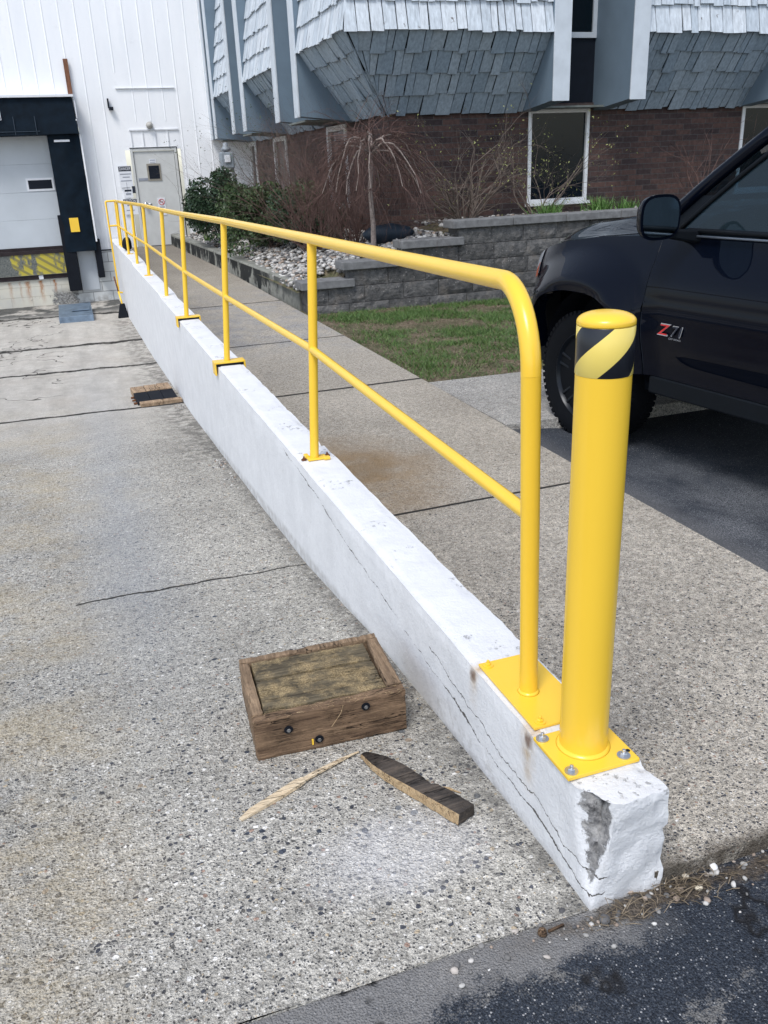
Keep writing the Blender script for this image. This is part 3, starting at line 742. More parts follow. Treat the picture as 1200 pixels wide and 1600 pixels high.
# return at the dock end
m_ = MB(); m_.tube([(0, 16.6, .897), (-.17, 16.6, .897), (-.19, 16.6, .88), (-.19, 16.6, -.78), (-.12, 16.6, -.79)], .019, 16); m_.build('end_return', M_yel, rail, True, angle=60)
m_ = MB(); m_.tube([(0, 16.6, .455), (-.18, 16.6, .455)], .017, 16); m_.build('end_crossbar', M_yel, rail, True, angle=60)

def roughen(o, amp, cell=.012, seed=0, fr=40):
    for md in list(o.modifiers): o.modifiers.remove(md)
    bm = bmesh.new(); bm.from_mesh(o.data)
    for _ in range(7):
        long = [e for e in bm.edges if e.calc_length() > cell*1.5]
        if not long: break
        bmesh.ops.subdivide_edges(bm, edges=long, cuts=1, use_grid_fill=True)
    bmesh.ops.triangulate(bm, faces=[f_ for f_ in bm.faces if len(f_.verts) > 4]); bm.normal_update()
    for v in bm.verts:
        sharp = sum(1 for e in v.link_edges if len(e.link_faces) == 2 and e.calc_face_angle(0) > .6)
        n_ = noise.noise(v.co*fr+Vector((seed, 0, 0)))*amp*(.55 if not sharp else 0); v.co += v.normal*n_
        if sharp: v.co -= v.normal*(amp*.35+amp*1.3*max(0, noise.noise(v.co*fr*1.1+Vector((0, seed, 0)))))
    for f_ in bm.faces: f_.smooth = True
    bm.to_mesh(o.data); bm.free()
    try: o.data.set_sharp_from_angle(angle=R_(38))
    except Exception: pass
# ------------------------------------------------------------------ timber block (near), plank, sliver
cr = thing('timber_block', 'square weathered timber block with bolt heads and sawdust on top, lying near the white wall', 'wooden block', (-.43, .86, -.345), R_(-3.5))
Lh, Dh, Hh = .235, .185, .158
rot = Matrix.Identity(4)
m_ = MB(); m_.hexa([(-Lh,-Dh,.004),(Lh,-Dh,.012),(Lh,-Dh+.045,.012),(-Lh,-Dh+.045,.004),(-Lh-.004,-Dh-.004,Hh-.012),(Lh,-Dh,Hh),(Lh,-Dh+.04,Hh),(-Lh,-Dh+.034,Hh-.012)]); fr = m_.build('front_board', M_timber, cr, bevel=.006)
m_ = MB(); m_.hexa([(-Lh,Dh-.03,.005),(Lh,Dh-.03,.005),(Lh,Dh,.005),(-Lh,Dh,.005),(-Lh,Dh-.03,Hh-.01),(Lh,Dh-.03,Hh),(Lh,Dh,Hh),(-Lh,Dh,Hh-.01)]); m_.build('back_board', M_timber_y, cr, bevel=.005)
m_ = MB(); m_.hexa([(-Lh,-Dh+.037,.005),(-Lh+.035,-Dh+.047,.005),(-Lh+.035,Dh-.031,.005),(-Lh,Dh-.031,.005),(-Lh-.003,-Dh+.036,Hh-.012),(-Lh+.035,-Dh+.04,Hh-.011),(-Lh+.03,Dh-.031,Hh-.008),(-Lh,Dh-.031,Hh-.01)]); m_.build('side_board', M_timber_y, cr, bevel=.004)
m_ = MB(); m_.hexa([(Lh-.045,-Dh+.046,.005),(Lh,-Dh+.046,.005),(Lh,Dh-.031,.005),(Lh-.045,Dh-.031,.005),(Lh-.048,-Dh+.042,Hh),(Lh,-Dh+.042,Hh+.001),(Lh,Dh-.031,Hh),(Lh-.035,Dh-.031,Hh)]); m_.build('side_board', M_timber_y, cr, bevel=.005)
yy = np.linspace(-Dh+.043, Dh-.033, 6)
for i in range(5):
    m_ = MB(); zt = Hh-.007-[.0, .003, .005, .001, .004][i]; m_.box(-Lh+.037, Lh-.050, yy[i]+.0015, yy[i+1]-.0015, .008, zt); m_.build('inner_plank', M_timber_top, cr, bevel=.003)
ax = Matrix.Rotation(R_(90), 3, 'X')
for (bx, bz) in ((-.135, .10), (.105, .128), (-.045, .045)):
    m_ = MB(); m_.lathe([(.0001, 0), (.0135, 0), (.0135, .0012), (.0001, .0013)], (bx, -Dh-.0035, bz), 20, ax); m_.build('bolt_recess', M_blackrub, cr)
    m_ = MB(); bolt_mb(m_, (bx, -Dh-.005, bz), .0065, .006, ax, 0, False); m_.build('bolt', simple('dull bolt head', (.22,.22,.22), .5, .4, .7), cr)
m_ = MB(); m_.box(-.068, -.063, -Dh-.006, -Dh-.001, .03, .048); m_.build('yellow_tab', M_yel, cr)
m_ = MB()
for i in range(90):
    x = rng.uniform(-Lh, Lh); y = -Dh+rng.uniform(-.004, .03); z = Hh-.008+.012*(x+Lh)/(2*Lh)*.9-.002; l = rng.uniform(.004, .018); a = rng.uniform(-1.2, 1.2)+math.pi*(rng.random() > .5)
    m_.tube([(x, y, z), (x+math.cos(a)*l, y+math.sin(a)*l*.5-.002, z+rng.uniform(-.006, .004))], .0006, 3, False)
m_.tube([(.035, -Dh-.006, .15), (.025, -Dh-.010, .125), (-.005, -Dh-.007, .082)], .0009, 4, False)
m_.build('splinter_fringe', M_freshwood, cr)

for o_ in [c for c in cr.children]:
    if o_.name.split('.')[0] in ('front_board', 'back_board', 'side_board', 'inner_plank'): roughen(o_, .0045 if 'inner' in o_.name else .006, .011, sum(map(ord, o_.name))*.37)
pl = MB()   # cross sections along its length (charred top, pale split side)
A0, A1 = Vector((-.375, .555, 0)), Vector((-.225, .175, 0)); D = (A1-A0).normalized(); N = Vector((D.y, -D.x, 0))*-1
L = (A1-A0).length; secs = [(-.06, -.006, .020, .010), (.12, -.026, .034, .020), (.3, -.034, .036, .026), (.5, -.033, .030, .030), (.62, -.032, .024, .031), (.66, -.032, .034, .031), (.8, -.032, .034, .034), (1, -.031, .031, .036)]
for t, a, b, h in secs:
    c = A0+D*L*t; zz = ramp_z(c.y)+.003
    pl.v += [c+N*a+Vector((0, 0, zz)), c+N*b+Vector((0, 0, zz)), c+N*(b-.002)+Vector((0, 0, zz+h)), c+N*(a+.004)+Vector((0, 0, zz+h))]
for i in range(len(secs)-1):
    o_ = i*4
    for k in range(4): pl.f.append((o_+k, o_+4+k, o_+4+(k+1) % 4, o_+(k+1) % 4)); pl.mi.append(1 if k == 3 else 0)
pl.f += [(0, 1, 2, 3), (31, 30, 29, 28)]; pl.mi += [0, 0]
o = pl.build('broken_plank', [M_charwood, M_freshwood]); tag(o, 'dark wet broken plank with a pale split edge on the concrete below the timber block', 'plank')
bmx = bmesh.new(); bmx.from_mesh(o.data); bmesh.ops.recalc_face_normals(bmx, faces=bmx.faces); bmx.to_mesh(o.data); bmx.free()
roughen(o, .0022, .010, 4., 60)
sv = MB()
def sliver(pts, ws, hs):
    o_ = len(sv.v)
    for i, p in enumerate(pts):
        p = Vector(p); t = (Vector(pts[min(i+1, len(pts)-1)])-Vector(pts[max(i-1, 0)])).normalized(); n = Vector((-t.y, t.x, 0)); w = ws[i]; zz = ramp_z(p.y)+.003+p.z; h = hs[i]
        sv.v += [Vector((p.x, p.y, zz))+n*-w, Vector((p.x, p.y, zz))+n*w, Vector((p.x, p.y, zz+h))+n*w*.8, Vector((p.x, p.y, zz+h*.8))-n*w*.9]
    for i in range(len(pts)-1):
        q = o_+i*4
        for k in range(4): sv.f.append((q+k, q+4+k, q+4+(k+1) % 4, q+(k+1) % 4)); sv.mi.append(0)
    sv.f += [(o_, o_+1, o_+2, o_+3), tuple(o_+len(pts)*4-1-k for k in range(4))]; sv.mi += [0, 0]
sliver([(-.775,.425,0),(-.74,.447,0),(-.66,.485,0),(-.60,.512,.003),(-.575,.522,.006)], [.006,.012,.014,.014,.010], [.005,.009,.011,.013,.009])
sliver([(-.585,.518,.006),(-.53,.545,.004),(-.45,.580,.002),(-.385,.603,0)], [.008,.008,.006,.0025], [.007,.007,.005,.003])
o = sv.build('wood_splinter', wood('bright split pine', (.80,.68,.50), (.58,.44,.28), 40, 'x', .1)); tag(o, 'long pale snapped splinter of fresh wood left of the broken plank', 'splinter')
bmx = bmesh.new(); bmx.from_mesh(o.data); bmesh.ops.recalc_face_normals(bmx, faces=bmx.faces); bmx.to_mesh(o.data); bmx.free()
sv = MB(); sliver([(-.245,.345,.0),(-.215,.315,.004),(-.19,.288,0)], [.002,.004,.001], [.003,.004,.002]); o = sv.build('wood_splinter', M_freshwood); tag(o, 'small tan chip of wood lying against the right side of the broken plank', 'splinter')

# far timber block on the ramp
fb = thing('timber_chock', 'low chock of three pale boards over black rubber beside the foot of the white wall', 'wheel chock', (-.345, 7.95, ramp_z(7.95)), R_(3))
for i in range(3):
    x0 = -.215+i*.14; m_ = MB(); m_.box(x0, x0+.135, .12, .40, .005, .075+.004*i); m_.build('top_board', M_palewood, fb, bevel=.004)
for i in range(3):
    x0 = -.215+i*.14; m_ = MB(); m_.hexa([(x0,-.22,.006),(x0+.137,-.22,.006),(x0+.137,.118,.006),(x0,.118,.006),(x0,-.22,.045),(x0+.137,-.22,.045),(x0+.137,.118,.072),(x0,.118,.072)]); m_.build('black_pad', M_blackrub, fb, bevel=.004)
m_ = MB(); m_.box(-.20, .03, -.33, -.225, .004, .052); m_.build('front_board', M_palewood, fb, bevel=.004)
m_ = MB(); m_.box(.035, .23, -.32, -.225, .004, .05); m_.build('front_board', M_palewood, fb, bevel=.004)
for z, y in ((.05, .08), (.045, -.03), (.04, -.15)):
    m_ = MB(); m_.tube([(-.25, y, z-.02), (-.216, y, z-.02)], .012, 8); m_.build('rod_end', M_rust, fb)

# pebbles by the wall end
for i, (x, y, s, lab) in enumerate(((.170, -.245, .022, 'larger cream pebble beside the straw near the white wall end'), (.165, -.205, .018, 'small pale round pebble at the walkway joint near the white wall end'), (.245, -.205, .022, 'white flat stone chip furthest right of the pebbles in the joint'))):
    o = stones(1, lambda: (x, y, -.270), 'pebble', (s, s*1.05)); o.data.materials.clear(); o.data.materials.append(simple('cream pebble', ((.62,.56,.44), (.6,.55,.46), (.75,.75,.76))[i])); tag(o, lab, 'pebble')
o = stones(1, lambda: (-.08, -.245, -.268), 'pebble', (.03, .031)); tag(o, 'grey stone wedged under the front corner of the white wall', 'pebble')
mb = MB(); mb.tube([(-.21, -.225, -.272), (-.17, -.222, -.271)], .0035, 6); mb.lathe([(.004, 0), (.011, .006), (.009, .016), (.003, .02)], (-.225, -.225, -.278), 10); o = mb.build('acorn_cap', M_timber, smooth=True); tag(o, 'small brown acorn cap with a twig in the ramp joint', 'acorn cap')

# ------------------------------------------------------------------ curb and retaining wall
m_ = MB()
c0, c1 = Vector((1.545, 8.62)), Vector((1.25, 18.97))
N_ = 24
for i in range(N_+1):
    t = i/N_; p = c0.lerp(c1, t); wz = walk_z(p.y); zt = .072+.03*t
    m_.v += [Vector((p.x-.075, p.y, wz-.1)), Vector((p.x-.06, p.y, zt-.012)), Vector((p.x-.045, p.y, zt)), Vector((p.x+.10, p.y, zt+.004)), Vector((p.x+.11, p.y, wz-.1))]
for i in range(N_):
    for k in range(4): m_.f.append((i*5+k, i*5+k+1, (i+1)*5+k+1, (i+1)*5+k)); m_.mi.append(0)
m_.f.append((0, 4, 3, 2, 1)); m_.mi.append(0)
o = m_.build('planter_curb', M_curb, bevel=.006); tag(o, 'blackened concrete curb between the walkway and the stone filled bed', 'curb')
ret = thing('block_retaining_wall', 'stepped grey split face block retaining wall behind the lawn', 'retaining wall', (1.5, 8.3, -.2))
def blocks(name, mat, lst, parent, loc):
    mb = MB(); rn = []
    for (x0, x1, y0, y1, z0, z1) in lst:
        n0 = len(mb.v); r = rng.random()
        nx_, nz_ = max(3, int((x1-x0)/.05)), 4
        j = rng.uniform(-.006, .006)
        def fp(u, v):
            d = 0 if (u in (0, 1) or v in (0, 1)) else -.006+.013*noise.noise(Vector(((x0+u*(x1-x0))*9, v*2, z0*30)))
            if u in (0, 1) or v in (0, 1): d = .006
            return (x0+u*(x1-x0)-loc[0], y0+d+j-loc[1], z0+v*(z1-z0)-loc[2])
        mb.grid(fp, nx_, nz_)
        p = [(x0, y1, z0), (x1, y1, z0), (x1, y1, z1), (x0, y1, z1), (x0, y0+.006+j, z0), (x1, y0+.006+j, z0), (x1, y0+.006+j, z1), (x0, y0+.006+j, z1)]
        mb.add([Vector(q)-Vector(loc) for q in p], [(3, 7, 4, 0), (1, 5, 6, 2), (7, 3, 2, 6), (0, 1, 2, 3)])
        rn += [r]*(len(mb.v)-n0)
    o = mb.build(name, mat, parent); at = o.data.attributes.new('rnd', 'FLOAT', 'POINT'); at.data.foreach_set('value', rn); return o
loc = (1.5, 8.3, -.2); steps = [(1.50, -.33, -.155), (1.50, -.155, .03), (2.0, .03, .215), (2.72, .215, .40), (3.40, .40, .585)]
course = []
for i, (xs0, z0, z1) in enumerate(steps):
    x = xs0; first = True
    while x < 13:
        l = (.24 if i % 2 and first else .46) if i else .5; l *= rng.uniform(.93, 1.07); first = False
        course.append((x+.003, x+l-.003, 8.3+.016*i, 8.6+.016*i, z0+.003, z1-.003)); x += l
m_ = blocks('block_course', M_retain, course, ret, loc)
MB().box(.02, 11.3, .05, .25, -.1, .6 if False else .0).build('wall_core', M_dark, ret)
for (xa, xb, z, dy) in ((1.43, 2.06, .03, .0), (1.93, 2.78, .215, .016), (2.66, 3.45, .40, .032), (3.32, 4.1, .585, .05), (4.105, 4.82, .585, .05), (4.825, 5.6, .585, .05), (5.605, 6.4, .585, .05), (6.405, 7.2, .585, .05), (7.205, 8.1, .585, .05), (8.105, 9., .585, .05), (9.005, 13, .585, .05)):
    m_ = MB(); m_.box(xa-1.5, xb-1.5, -.035+dy, .29+dy, z+.2+.002, z+.2+.092); m_.build('cap_stone', M_capst, ret, bevel=.008)

# ------------------------------------------------------------------ office building
BX, BY = 3.12, 9.9       # brick corner
BACK = 18.96
off = thing('office_building', 'dark brick office building with a blue grey shingled mansard and boxed window fins', 'building', (BX, BY, .4))
OL = Vector((BX, BY, .4))
def OB(mb, name, mat, parent=off, **k):
    mb.v = [v-OL for v in mb.v]; return mb.build(name, mat, parent, **k)
# brick shell with a window opening in the front wall
wins_f = [(5.12, 6.06, .74, 1.93), (8.62, 9.6, .74, 1.93)]
mb = MB(); xprev = BX+.25
for (a, b, z0, z1) in wins_f:
    mb.box(xprev, a, BY, BY+.25, -.2, 2.0); mb.box(a, b, BY, BY+.25, -.2, z0); mb.box(a, b, BY, BY+.25, z1, 2.0); xprev = b
mb.box(xprev, 14, BY, BY+.25, -.2, 2.0)
wins_l = [(11.7, 12.7, .72, 1.9), (15.45, 16.5, .72, 1.9), (18.25, 18.9, .72, 1.9)]
yprev = BY
for (a, b, z0, z1) in wins_l:
    mb.box(BX, BX+.25, yprev, a, -.2, 2.0); mb.box(BX, BX+.25, a, b, -.2, z0); mb.box(BX, BX+.25, a, b, z1, 2.0); yprev = b
mb.box(BX, BX+.25, yprev, BACK, -.2, 2.0)
OB(mb, 'brick_wall', M_brick)
MB_in = MB(); MB_in.box(BX+.9, 14, BY+1.1, BACK, -.2, 6); OB(MB_in, 'dark_interior', M_dark)
for (a, b, z0, z1) in wins_f:
    mb = MB(); t = .05; y0, y1 = BY-.02, BY+.06
    mb.box(a-.0, a+t, y0, y1, z0, z1); mb.box(b-t, b, y0, y1, z0, z1); mb.box(a+t, b-t, y0+.002, y1, z0, z0+t); mb.box(a+t, b-t, y0+.002, y1, z1-t, z1)
    w = OB(mb, 'window', M_whiteframe, bevel=.004)
    mb = MB(); mb.box(a+t, b-t, BY+.02, BY+.026, z0+t, z1-t); OB(mb, 'pane', M_glass, w)
    mb = MB(); mb.box(a-.04, b+.04, BY-.05, BY-.022, z0-.035, z0+.005); OB(mb, 'sill', M_whiteframe, w)
for (a, b, z0, z1) in wins_l:
    mb = MB(); t = .08; x0, x1 = BX-.03, BX+.06
    mb.box(x0, x1, a, a+t, z0, z1); mb.box(x0, x1, b-t, b, z0, z1); mb.box(x0+.002, x1, a+t, b-t, z0, z0+t); mb.box(x0+.002, x1, a+t, b-t, z1-t, z1)
    w = OB(mb, 'window', M_whiteframe, bevel=.004)
    mb = MB(); mb.box(BX+.02, BX+.026, a+t, b-t, z0+t, z1-t); OB(mb, 'pane', M_glass, w)
# mansard: inclined skirt (z 1.9 -> 2.79) flaring out and steep roof above
DX, DY, DZ, BZ = 2.36, 9.11, 2.79, 1.90; LEAN = .13
fins_f = [(5.00, 5.22), (6.12, 6.34), (8.53, 8.75), (9.62, 9.84)]
FY, FX = 9.035, 2.29
fins_l = [(11.22, 11.45), (12.42, 12.66), (15.0, 15.25), (16.1, 16.35), (18.2, 18.42), (18.73, 18.95)]
ZT = 5.6
skf = lambda z: -(BY-.03)+(BY-DY)*(z-BZ)/(DZ-BZ); rff = lambda z: -(DY-.02)-LEAN*(z-DZ)
skl = lambda z: -(BX-.03)+(BX-DX)*(z-BZ)/(DZ-BZ); rfl = lambda z: -(DX-.02)-LEAN*(z-DZ)
# corner hip: each row of the skirt / roof starts where the two planes meet
def seg_rows(side, roof):
    def cut(z):
        t = (z-BZ)/(DZ-BZ)
        if side == 'f': return (BX-(BX-DX)*t) if not roof else DX+LEAN*(z-DZ)
        return (BY-(BY-DY)*t) if not roof else DY+LEAN*(z-DZ)
    return cut
def gaps(fins, start, end):
    out = []; s = start
    for i in range(0, len(fins), 2):
        out.append((s, fins[i][0]-.0)); s = fins[i+1][1]
    out.append((s, end)); return [q for q in out if q[1] > q[0]]
def multi(side, roof, rows, zlo, zhi, mat, name, prof, along, fins, end, sd_):
    r = random.Random(sd_); cut = seg_rows(side, roof); first = min(cut(zlo), cut(zhi))-.04
    for si, (g0, g1) in enumerate(gaps(fins, first, end)):
        mb = MB(); rn = []
        for k in range(rows):
            za = zlo+(zhi-zlo)*k/rows; zb = zlo+(zhi-zlo)*(k+1)/rows; s = g0-r.uniform(0, .08)
            while s < g1:
                w = r.choice([.09, .11, .13, .16, .19, .21]); a, b = max(s, g0), min(s+w, g1); s += w
                jz = r.uniform(-.02, .02); sk = r.uniform(-.008, .008); th = .018+r.uniform(0, .008); gp = .0065
                z0_, z1_ = za+jz, zb+.04; al, ah = max(a, cut(z0_)-.03) if si == 0 else a, max(a, cut(z1_)-.03) if si == 0 else a
                if b-min(al, ah) < .02: continue
                bl, bh = max(b, al+.006), max(b, ah+.006)
                n0 = len(mb.v); o0, o1 = prof(za)+th+.016, prof(zb+.04)+.003
                P = (lambda s_, o_, z_: Vector((s_, -o_, z_))) if along == 'x' else (lambda s_, o_, z_: Vector((-o_, s_, z_)))
                dz = r.uniform(-.007, .007)
                if al > a: sk = 0
                mb.hexa([P(al+gp+sk, o0-th, z0_), P(bl-gp+sk, o0-th, z0_+dz), P(bh-gp, o1-th*.6, z1_), P(ah+gp, o1-th*.6, z1_), P(al+gp+sk, o0, z0_), P(bl-gp+sk, o0, z0_+dz), P(bh-gp, o1, z1_), P(ah+gp, o1, z1_)])
                rn += [r.random()]*(len(mb.v)-n0)
        o = OB(mb, name, mat); bmx = bmesh.new(); bmx.from_mesh(o.data); bmesh.ops.recalc_face_normals(bmx, faces=bmx.faces); bmx.to_mesh(o.data); bmx.free()
        at = o.data.attributes.new('rnd', 'FLOAT', 'POINT'); at.data.foreach_set('value', rn)
multi('f', False, 4, BZ, DZ-.03, M_shskirt, 'skirt_shingles', skf, 'x', fins_f, 13.5, 1)
multi('l', False, 4, BZ, DZ-.03, M_shskirt, 'skirt_shingles', skl, 'y', fins_l, BACK, 2)
multi('f', True, 9, DZ-.05, ZT, M_shtop, 'roof_shingles', rff, 'x', fins_f, 13.5, 3)
multi('l', True, 9, DZ-.05, ZT, M_shtop, 'roof_shingles', rfl, 'y', fins_l, BACK, 4)
# sheathing behind the shingles
mb = MB(); e = .035
def q4(a, b, c, d): mb.add([Vector(a), Vector(b), Vector(c), Vector(d)], [(0, 1, 2, 3)])
l5 = LEAN*(ZT-DZ)
for k_, (g0, g1) in enumerate(gaps(fins_f, BX+e, 13.5)):
    mb = MB()
    d0, d1, d2 = ((DX-BX), l5, 0) if k_ == 0 else (0, 0, 0)
    q4((g0, BY+e, BZ), (g1, BY+e, BZ), (g1, DY+e, DZ), (g0+d0, DY+e, DZ)); q4((g0+d0, DY+e, DZ), (g1, DY+e, DZ), (g1, DY+e+l5, ZT), (g0+d0+d1, DY+e+l5, ZT)); OB(mb, 'sheathing', M_dark)
for k_, (g0, g1) in enumerate(gaps(fins_l, BY+e, BACK)):
    mb = MB()
    d0, d1 = ((DY-BY), l5) if k_ == 0 else (0, 0)
    q4((BX+e, g0, BZ), (DX+e, g0+d0, DZ), (DX+e, g1, DZ), (BX+e, g1, BZ)); q4((DX+e, g0+d0, DZ), (DX+e+l5, g0+d0+d1, ZT), (DX+e+l5, g1, ZT), (DX+e, g1, DZ)); OB(mb, 'sheathing', M_dark)
# fins: paired wing walls with pale edge boards
def fin(axis, a, b, first):
    out = FY if axis == 'f' else FX; back = (BY+.02) if axis == 'f' else (BX+.02); zb0, zb1 = (1.985, 1.90)
    def X(s, o, z): return Vector((s, o, z)) if axis == 'f' else Vector((o, s, z))
    mb = MB(); top = ZT; bk2 = back+.9
    m2 = [X(a, out+.022, zb0), X(b, out+.022, zb0), X(b, back, zb1), X(a, back, zb1), X(a, out+.022, top), X(b, out+.022, top), X(b, bk2, top), X(a, bk2, top)]
    mb.hexa(m2); o = OB(mb, 'fin_wall', M_panel)
    bmx = bmesh.new(); bmx.from_mesh(o.data); bmesh.ops.recalc_face_normals(bmx, faces=bmx.faces); bmx.to_mesh(o.data); bmx.free()
    mb = MB()
    m3 = [X(a-.006, out, zb0-.012), X(b+.006, out, zb0-.012), X(b+.006, out+.0215, zb0-.012), X(a-.006, out+.0215, zb0-.012)]; mb.hexa(m3+[v+Vector((0, 0, top-zb0)) for v in m3]); OB(mb, 'edge_board', M_trim, o, bevel=.003)
for i, (a, b) in enumerate(fins_f): fin('f', a, b, i % 2 == 0)
for i, (a, b) in enumerate(fins_l): fin('l', a, b, i % 2 == 0)
for i in range(0, 4, 2):    # recessed upper window between the front fins
    a, b = fins_f[i][1]+.001, fins_f[i+1][0]-.001
    mb = MB(); mb.box(a, b, BY+.03, BY+.08, 1.96, 2.78); OB(mb, 'spandrel', M_dark)
    mb = MB(); mb.box(a, b, BY+.0, BY+.06, 2.782, 2.85); mb.box(a, a+.05, BY+.002, BY+.06, 2.85, 5); mb.box(b-.06, b, BY+.002, BY+.06, 2.85, 5); w = OB(mb, 'window', M_trim, bevel=.003)
    mb = MB(); mb.box(a+.05, b-.06, BY+.03, BY+.035, 2.85, 5); OB(mb, 'pane', M_glass, w)
    mb = MB(); mb.box(a, b, BY-.25, BY-.003, 1.93, 1.955); OB(mb, 'soffit', M_soffit)
for i in range(0, 6, 2):
    a, b = fins_l[i][1]+.001, fins_l[i+1][0]-.001
    mb = MB(); mb.box(BX-.25, BX-.2, a, b, 1.96, 5.2); OB(mb, 'spandrel', M_panel)
    mb = MB(); mb.box(FX+.15, BX-.003, a, b, 1.925, 1.95); OB(mb, 'soffit', M_soffit)
# soffit boards under the fins' feet

# ------------------------------------------------------------------ warehouse
WY = 19.0
wh = thing('warehouse', 'tall white metal sided warehouse with a loading dock and a personnel door', 'building', (0, WY, -1.21))
WL = Vector((0, WY, -1.21))
def WB(mb, name, mat, parent=wh, **k):
    mb.v = [v-WL for v in mb.v]; return mb.build(name, mat, parent, **k)
mb = MB()    # siding skin with ribs; openings for the dock and the door
ribs = list(np.arange(-9.9, 2.6, .305))
def rib_ok(x, z0, z1): return True
def panel(x0, x1, z0, z1):
    """flat sheet with raised standing seams, modelled as one strip cross section"""
    pts = [(x0, 0)]
    for r in ribs:
        if x0+.03 < r < x1-.03: pts += [(r-.014, 0), (r-.008, -.009), (r+.008, -.009), (r+.014, 0)]
    pts.append((x1, 0))
    for (a, da), (b, db) in zip(pts[:-1], pts[1:]): mb.add([Vector((a, WY+da, z0)), Vector((b, WY+db, z0)), Vector((b, WY+db, z1)), Vector((a, WY+da, z1))], [(0, 1, 2, 3)])
panel(-10, 3.2, 3.3, 9); panel(-10, -3.6, -.15, 3.3); panel(-3.6, -.40, 2.3, 3.3); panel(-.40, .46, -.15, 3.3); panel(.46, 1.62, 2.38, 3.3); panel(1.62, 3.2, -.15, 3.3)
WB(mb, 'siding', M_siding)
mb = MB(); mb.box(.46, 1.62, WY-.002, WY+.02, 2.5, 3.3); WB(mb, 'flat_panel', M_siding)
for q in ((.44, 1.64, WY-.035, WY-.004, 3.0, 3.012), (.60, 1.62, WY-.03, WY-.004, 2.2, 2.225)): WB(MB().box(*q), 'flashing_strip', M_seam)
for x in (.62, .86, 1.12, 1.38): WB(MB().box(x, x+.02, WY-.02, WY-.0045, 1.9, 2.19), 'batten', M_seam)
mb = MB(); mb.box(.46, 1.62, WY-.003, WY+.03, 1.83, 2.5); WB(mb, 'flat_panel', M_siding)
mb = MB(); mb.box(-10, -3.6, WY-.02, WY+.2, -1.5, -.155); mb.box(-3.6, .06, WY-.03, WY+.2, -1.5, -.66); mb.box(-.98, .06, WY-.03, WY+.2, -.66, -.14); WB(mb, 'block_foundation', M_block)
mb = MB(); mb.box(-.40, .6, WY-.045, WY-.031, -.155, -.13); mb.box(.6, 3.0, WY-.03, WY-.002, -.14, -.12); WB(mb, 'sill_flashing', M_dark)
# dock door
dd = MB()
zz = [0, .55, 1.09, 1.63, 2.17]
for a, b in zip(zz[:-1], zz[1:]): dd.box(-3.5, -1.04, WY+.05, WY+.09, a, b-.0015)
d_ = WB(dd, 'dock_door', M_dockpanel, bevel=.004)
mb = MB(); mb.box(-1.60, -1.06, WY+.035, WY+.049, 1.11, 1.36); w = WB(mb, 'door_window', M_signw, d_)
mb = MB(); mb.box(-1.56, -1.10, WY+.030, WY+.034, 1.15, 1.32); WB(mb, 'window_glazing', M_dark, d_)
mb = MB(); mb.box(-3.6, -1.0, WY+.03, WY+.3, -.14, -.005); mb.box(-3.6, -1.04, WY+.1, WY+.3, 0, 2.3); WB(mb, 'door_threshold', M_brsteel)
mb = MB(); mb.box(-3.5, -1.10, WY-.10, WY-.04, -.55, -.13); WB(mb, 'dock_lip_plate', M_hazard)
mb = MB(); mb.box(-3.5, -1.02, WY-.07, WY-.032, -.85+.2, -.56); mb.box(-3.5, -1.0, WY-.12, WY-.032, -.13, -.06); mb.box(-1.09, -1.0, WY-.10, WY-.032, -.56, -.13); WB(mb, 'dock_frame', M_brsteel)
mb = MB(); mb.box(-1.68, -1.59, WY-.075, WY-.071, -.49-.16, -.57); WB(mb, 'tag_plate', M_signw)
# dock shelter: header and side pad of black vinyl
mb = MB(); mb.hexa([(-3.9, WY-.42, 2.14), (-.42, WY-.42, 2.16), (-.40, WY-.02, 2.16), (-3.9, WY-.02, 2.14), (-3.9, WY-.34, 2.84), (-.45, WY-.34, 2.84), (-.43, WY-.02, 2.84), (-3.9, WY-.02, 2.84)]); hd = WB(mb, 'shelter_header', M_vinyl, bevel=.01)
mb = MB(); mb.box(-3.9, -.42, WY-.40, WY-.02, 2.842, 2.885); WB(mb, 'header_flashing', M_signw, hd)
mb = MB(); mb.box(-.418, -.40, WY-.36, WY-.32, 2.45, 2.78); mb.box(-.44, -.42, WY-.43, WY-.421, 2.40, 2.43); WB(mb, 'header_clip', M_signw, hd)
mb = MB()
for x in (-2.6, -1.62, -1.22): mb.box(x, x+.012, WY-.428, WY-.421, 2.16, 2.5)
mb.box(-3.8, -1.15, WY-.428, WY-.4215, 2.22, 2.23); WB(mb, 'header_seam', simple('vinyl seam', (.03,.045,.065), .5), hd)
mb = MB(); X_ = -2.02
for (a, b, c_, d2) in ((X_-.3, X_+.19, 2.60, 2.608), (X_-.3, X_+.19, 2.44, 2.448), (X_+.182, X_+.19, 2.448, 2.60)): mb.box(a, b, WY-.43, WY-.421, c_, d2)
WB(mb, 'header_logo_frame', M_signw, hd)
mb = MB(); n = 14
def padp(u, v):
    x = -1.04+.62*u; z = -.12+2.27*v; return (x+.015*noise.noise(Vector((0, v*3, 0))), WY-.30-.03*math.sin(u*math.pi)+.02*noise.noise(Vector((u*3, v*7, 2))), z)
mb.grid(padp, 10, 30); mb.box(-1.04, -.43, WY-.27, WY-.03, -.11, 2.14); sp_ = WB(mb, 'side_pad', M_vinyl, smooth=True, angle=40)
mb = MB(); mb.box(-.92, -.62, WY-.345, WY-.325, 2.02, 2.06); WB(mb, 'pad_strap', M_signw, sp_)
mb = MB(); mb.box(-.88, -.70, WY-.350, WY-.335, .28, .56); WB(mb, 'yellow_reflector', M_yel, sp_)
mb = MB(); mb.box(-.415, -.385, WY-.30, WY-.03, .06, 2.15); WB(mb, 'side_flashing', M_siding, sp_)
